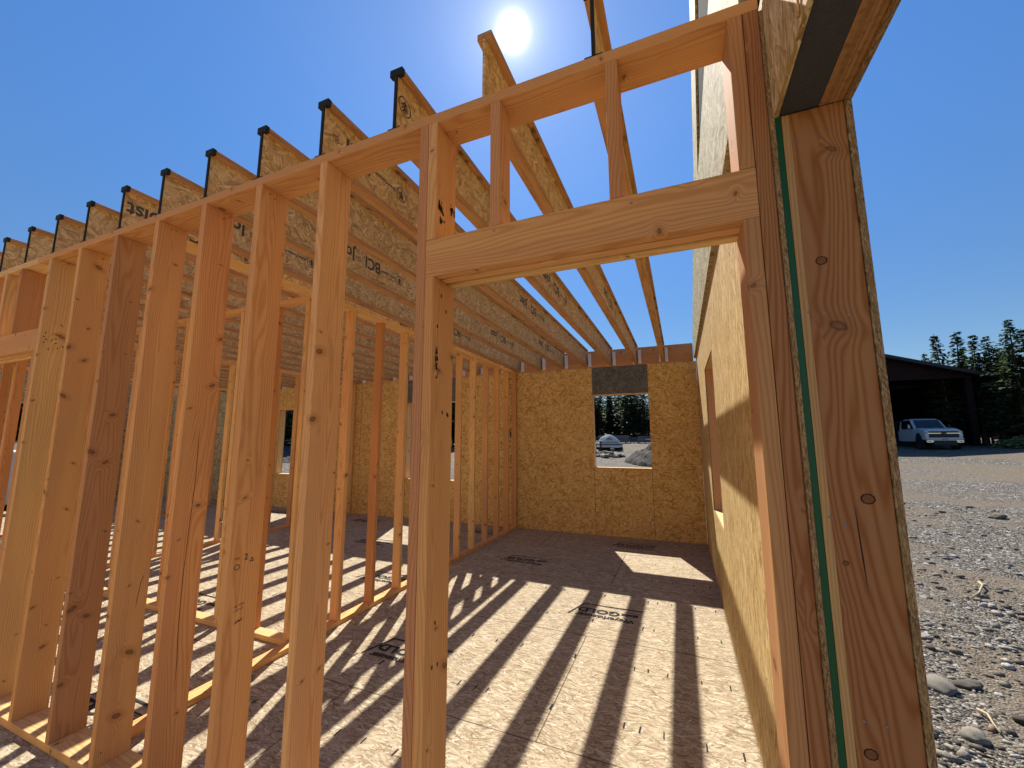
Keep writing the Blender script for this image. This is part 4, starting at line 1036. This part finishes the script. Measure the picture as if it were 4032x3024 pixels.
def pickup(label, loc, rz, paint, bed):
    t = thing('pickup_truck', label, 'pickup truck', loc, None, rz)
    P = M[paint]
    loft('body', [(-1.55, sec(.99, .55, 1.22, .06)), (-1.0, sec(1.0, .50, 1.26, .06)), (1.0, sec(1.0, .50, 1.28, .06)), (1.25, sec(1.01, .52, 1.33, .08)), (2.2, sec(1.02, .60, 1.34, .10, .95)), (2.75, sec(1.0, .62, 1.27, .12, .86)), (2.86, sec(.97, .66, 1.20, .10, .84))], t, P, .035)
    # roof and pillars of the cab
    loft('cab', [(-1.50, sec(.90, 1.2, 1.28, .02, .9)), (-1.36, sec(.84, 1.2, 1.90, .10, .78)), (-1.0, sec(.83, 1.2, 1.965, .10, .76)), (.15, sec(.83, 1.2, 1.965, .10, .76)), (.42, sec(.84, 1.2, 1.90, .08, .76)), (1.18, sec(.92, 1.2, 1.30, .02, .9))], t, P, .02)
    def pane(name, pts, off):
        n = (Vector(pts[1])-Vector(pts[0])).cross(Vector(pts[2])-Vector(pts[1])).normalized()*off
        vs = [Vector(p)+n for p in pts]+[Vector(p)+n*.2 for p in pts]; k = len(pts)
        return obj(name, mesh(name, vs, [list(range(k))]+[[i, (i+1) % k, (i+1) % k+k, i+k] for i in range(k)]), M['glass'], t)
    pane('windscreen', [(1.12, -.80, 1.33), (1.12, .80, 1.33), (.46, .70, 1.87), (.46, -.70, 1.87)], .014)
    for s_ in (1, -1):
        q = [(.98, s_*.905, 1.33), (.02, s_*.905, 1.33), (.02, s_*.835, 1.86), (.40, s_*.835, 1.86)]
        w2 = [(-.06, s_*.905, 1.33), (-1.02, s_*.905, 1.33), (-1.05, s_*.835, 1.86), (-.06, s_*.835, 1.86)]
        for w_ in (q, w2): pane('window', w_ if s_ > 0 else w_[::-1], .03)
        bx('mirror', .78, .98, s_*1.06-.11*(s_ < 0), s_*1.06+.11*(s_ > 0), 1.33, 1.58, t, P if s_ < 0 else M['plastic'], .03)
        bx('mirror_arm', .82, .90, min(s_*.9, s_*1.07), max(s_*.9, s_*1.07), 1.36, 1.41, t, M['plastic'], .01)
        bx('headlight', 2.66, 2.88, s_*.86-.13, s_*.86+.13, 1.05, 1.11, t, M['lamp'], .02); bx('headlight', 2.66, 2.885, s_*.88-.10, s_*.88+.10, .80, .98, t, M['lamp'], .02)
        bx('door_handle', -.10, .08, min(s_*1.0, s_*1.03), max(s_*1.0, s_*1.03), 1.14, 1.18, t, M['chrome'], .01)
        for wx in (1.95, -2.15):
            bm = bmesh.new(); bmesh.ops.create_cone(bm, segments=24, radius1=.52, radius2=.52, depth=.06, cap_ends=True)
            bmesh.ops.rotate(bm, verts=bm.verts, cent=(0, 0, 0), matrix=Matrix.Rotation(R(90), 3, 'X'))
            if wx > 0: obj('wheel_arch', bm_mesh(bm, 'wheel_arch'), M['plastic'], t, (wx, s_*.995, .53))
            else: bm.free()
            wheel(t, wx, s_*.90)
    g = bx('grille', 2.80, 2.897, -.77, .77, .76, 1.13, t, M['plastic'], .02)
    bx('grille_bar', 2.86, 2.925, -.86, .86, .985, 1.035, t, M['chrome'], .012)
    em = mesh('emblem', [(2.945, y, z) for y, z in ((-.14, .99), (-.06, .99), (-.05, .965), (.05, .965), (.06, .99), (.14, .99), (.14, 1.03), (.06, 1.03), (.05, 1.055), (-.05, 1.055), (-.06, 1.03), (-.14, 1.03))], [list(range(12))])
    obj('emblem', em, M['gold'], t)
    bx('bumper', 2.72, 3.0, -.99, .99, .60, .745, t, P, .05); bx('bumper', 2.70, 2.98, -.97, .97, .46, .599, t, M['chrome'], .04)
    bx('air_dam', 2.70, 2.985, -.62, .62, .30, .59, t, M['plastic'], .03); bx('number_plate', 3.001, 3.012, -.16, .16, .60, .70, t, M['greyplate'], .003)
    for s_ in (1, -1): bx('fog_lamp', 2.975, 2.99, s_*.80-.09, s_*.80+.09, .50, .56, t, M['lamp'], .005)
    bx('hood_scoop', 1.75, 2.15, -.38, .38, 1.33, 1.365, t, M['plastic'], .012)
    bx('chassis', -3.3, 2.6, -.42, .42, .42, .60, t, M['plastic'], .02)
    bx('cab_lamp', -.5, -.3, -.4, .4, 1.966, 1.99, t, M['plastic'], .01) if paint == 'paint_w' else None
    if bed == 'flat':
        bx('flatbed', -3.5, -1.60, -1.05, 1.05, .93, 1.03, t, M['plastic'], .01)
        for y in (-1.0, -.5, 0, .5, 1.0): bx('rack_post', -1.66, -1.60, y-.025, y+.025, 1.031, 1.80, t, M['plastic'], .006)
        bx('rack_rail', -1.67, -1.59, -1.03, 1.03, 1.801, 1.86, t, M['plastic'], .006)
    else:
        loft('cargo_bed', [(-3.35, sec(.98, .60, 1.25, .05)), (-1.58, sec(.99, .58, 1.25, .05))], t, P, .03)
    return t
tp = polar(24.3, 37.0); hd = R(-90-3)
tz = tp.z-.02
# front of the truck at local x = 3.0
org = tp-Vector((math.cos(hd), math.sin(hd), 0))*2.9
tw = pickup('white crew cab pickup parked nose out under the mouth of the dark shed', (org.x, org.y, tz), hd, 'paint_w', 'flat'); tw.scale = (.90, .90, 1.06)
p2 = Vector((-19.5, 24.6, 0)); 
pickup('dark blue pickup glimpsed through the middle window of the back wall', (p2.x, p2.y, gz(p2.x, p2.y)), R(200), 'paint_d', 'box')

# ------------------------------------------------------------------ seen through the right hand window of the back wall
M['dirt'] = None
def dirt_mat():
    T = NT('heaped_soil'); P = T.n("TexCoord", out=3)
    f = T.noise(P, 2.2, 6, 0.7); g = T.noise(P, 14, 4, 0.7)
    c = T.ramp(T.math('ADD', T.math('MULTIPLY', f, .6), T.math('MULTIPLY', g, .4)), [(.3, (0.045, 0.038, 0.032)), (.55, (0.10, 0.088, 0.076)), (.75, (0.21, 0.19, 0.165))])
    T.bump(g, .9, .06); return T.set(Base_Color=c, Roughness=.95, Specular_IOR_Level=.15)
M['dirt'] = dirt_mat()
def mound(label, c, rx, ry, h, seed):
    V = []; F = []; n = 110
    for i in range(n):
        for j in range(n):
            u, v = -1+2*i/(n-1), -1+2*j/(n-1); rr = math.hypot(u, v); x, y = c[0]+u*rx, c[1]+v*ry
            z = h*max(0, 1-rr**1.5)*(.8+.45*noise.noise(Vector((x*.7, y*.7, seed))))+(.16*noise.noise(Vector((x*2.1, y*2.1, seed)))+.10*noise.noise(Vector((x*5.3, y*5.3, seed)))+.05*noise.noise(Vector((x*11, y*11, seed))))*(rr < 1)
            V.append((x-c[0], y-c[1], gz(x, y)+z-.03-(.25 if rr > .98 else 0)))
    for i in range(n-1):
        for j in range(n-1): F.append([i*n+j, (i+1)*n+j, (i+1)*n+j+1, i*n+j+1])
    o = obj('dirt_mound', mesh('dirt_mound', V, F, True), M['dirt'], None, (c[0], c[1], 0)); tag(o, label, 'dirt pile')
mound('heap of grey-brown excavated soil rising to the right in the window view', (1.35, 25.5), 4.8, 4.6, 3.2, 3)
mound('low bank of dark soil and roots under the left hand window', (-26.0, 18.2), 6.0, 3.6, 1.1, 9)
rk = random.Random(14)
for i in range(34):
    az = rk.uniform(-10.9, -7.4); d = 30.5+rk.gauss(0, .8); p = polar(az, d)
    hgt = max(0, .35-.25*abs(az+8.8))*rk.random()
    rock('rock', 'pale fieldstone in the low heap in front of the covered trailer', (p.x, p.y, p.z+.05+hgt), rk.uniform(.13, .30), i, 'stones heaped in front of the trailer')
M['tarp'] = flat_mat('white_tarpaulin', (0.62, 0.62, 0.60), .6, var=.18, scale=3, bump=.3)
M['greywrap'] = flat_mat('grey_wrapped_stack', (0.10, 0.105, 0.115), .6, var=.2, scale=2)
M['lumpale'] = flat_mat('weathered_lumber', (0.30, 0.27, 0.23), .8, var=.25, scale=5)
pt = polar(-9.2, 34.5)
tl = thing('covered_trailer', 'small trailer under a domed white cover, standing behind a heap of stones', 'trailer', (pt.x, pt.y, pt.z), None, R(9))
def dome(k): return [(-.98*k, .50), (.98*k, .50), (.93*k, .66), (.55*k, 1.02), (.10*k, 1.27), (-.14*k, 1.27), (-.66*k, 1.05), (-.90*k, .68)]
bm = bmesh.new(); rings = []
for y, k, dz in ((-.2, .96, 0), (.3, 1.0, .02), (2.2, 1.0, .03), (3.0, .9, -.1)):
    rings.append([bm.verts.new((x, y, z+dz*(z > .7))) for x, z in dome(k)])
for a, b in zip(rings, rings[1:]):
    for k in range(8): bm.faces.new([a[k], a[(k+1) % 8], b[(k+1) % 8], b[k]])
bm.faces.new(rings[0][::-1]); bm.faces.new(rings[-1]); bmesh.ops.recalc_face_normals(bm, faces=bm.faces); bmesh.ops.bevel(bm, geom=list(bm.edges), offset=.05, segments=2, affect='EDGES')
obj('cover', bm_mesh(bm, 'cover', True), M['tarp'], tl)
bx('frame', -.96, .96, -.3, 3.0, .38, .49, tl, M['greywrap'], .01); bx('bumper', -1.0, 1.06, -.42, -.302, .28, .42, tl, M['tarp'], .02); prism('end_panel', 'y', pt.y-.275, pt.y-.215, [(pt.x-.30, pt.z+.86), (pt.x+.34, pt.z+.86), (pt.x+.02, pt.z+1.12)], tl, M['lumpale']); bx('hem', -.80, .72, -.255, -.21, .63, .72, tl, M['lumpale'], .01)
bx('coupling_post', -.72, -.60, -.62, -.50, .02, .75, tl, M['plastic'], .02)
for sx in (-1.05, 1.05):
    bm = bmesh.new(); bmesh.ops.create_cone(bm, segments=20, radius1=.30, radius2=.30, depth=.2, cap_ends=True); bmesh.ops.rotate(bm, verts=bm.verts, cent=(0, 0, 0), matrix=Matrix.Rotation(R(90), 3, 'Y'))
    obj('wheel', bm_mesh(bm, 'wheel'), M['rubber'], tl, (sx*.95, 1.2, .30))
def stack(name, label, az, d, w, dep, h, rz, mat, cat, layers=3, matt=None):
    p = polar(az, d); t = thing(name, label, cat, (p.x, p.y, p.z), None, R(rz))
    for k in range(layers):
        z0 = .10+k*(h-.1)/layers; z1 = .10+(k+1)*(h-.1)/layers-.03
        bx('layer', -w/2+.02*k, w/2-.03*(k % 2), -dep/2, dep/2, z0, z1, t, M[mat], .015)
        if k: bx('batten', -w*.4, -w*.4+.09, -dep/2-.001, dep/2, z0-.03, z0-.001, t, M['lumpale'], 0); bx('batten', w*.4-.09, w*.4, -dep/2-.001, dep/2, z0-.03, z0-.001, t, M['lumpale'], 0)
    for x in (-w*.4, 0, w*.4): bx('skid', x-.05, x+.05, -dep/2-.02, dep/2, 0, .099, t, M['lumpale'], .004)
    return t
stack('container', 'long dark grey wrapped stack of panels behind the covered trailer', -8.6, 44, 3.1, 1.8, .86, 8, 'greywrap', 'panel stack', 2)
stack('material_stack', 'dark square bundle of building material right of the long grey stack', -5.95, 45, .9, 1.2, .62, 6, 'greywrap', 'material bundle', 2)
stack('material_stack', 'layered dark stack of boards half behind the heap of soil', -4.5, 44, 1.5, 1.4, .78, 4, 'greywrap', 'material bundle', 4)
pw = polar(-11.75, 33.5); wp = thing('wrapped_pallet', 'narrow white wrapped pallet at the left edge of the window view', 'pallet', (pw.x, pw.y, pw.z)); bx('wrap', -.35, .35, -.4, .4, .13, 1.35, wp, M['tarp'], .05); bx('skid', -.4, .4, -.45, .45, 0, .129, wp, M['lumpale'], .01)
# logs and brush under the left window
for i in range(9):
    r_ = random.Random(i+200); x, y = -26.5+r_.uniform(-2.2, 2.2), 19.2+r_.uniform(-1.2, 1.0); a = r_.uniform(-.5, .5); L = r_.uniform(1.6, 3.4)
    z = gz(x, y)+.45+r_.uniform(0, .5)
    st_ = stick('bleached branch in the brush heap outside the left window', [(x-L/2*math.cos(a), y-L/2*math.sin(a), z), (x, y, z+r_.uniform(-.05, .12)), (x+L/2*math.cos(a), y+L/2*math.sin(a), z+r_.uniform(-.15, .15))], r_.uniform(.04, .08)); st_['group'] = 'branches of the brush heap'
# white wrapped lumber seen through the far end opening
pl = (-17.6, 4.0); lz = gz(*pl)
ls = thing('lumber_stack', 'tall white wrapped lumber stack outside the far end opening, at the left edge', 'lumber stack', (pl[0], pl[1], lz), None, R(8))
bx('wrap', -1.2, 1.2, -2.2, 2.2, .12, 1.5, ls, M['tarp'], .03); bx('skid', -1.1, 1.1, -2.0, -1.85, 0, .119, ls, M['lumpale'], .005); bx('skid', -1.1, 1.1, 1.85, 2.0, 0, .119, ls, M['lumpale'], .005)
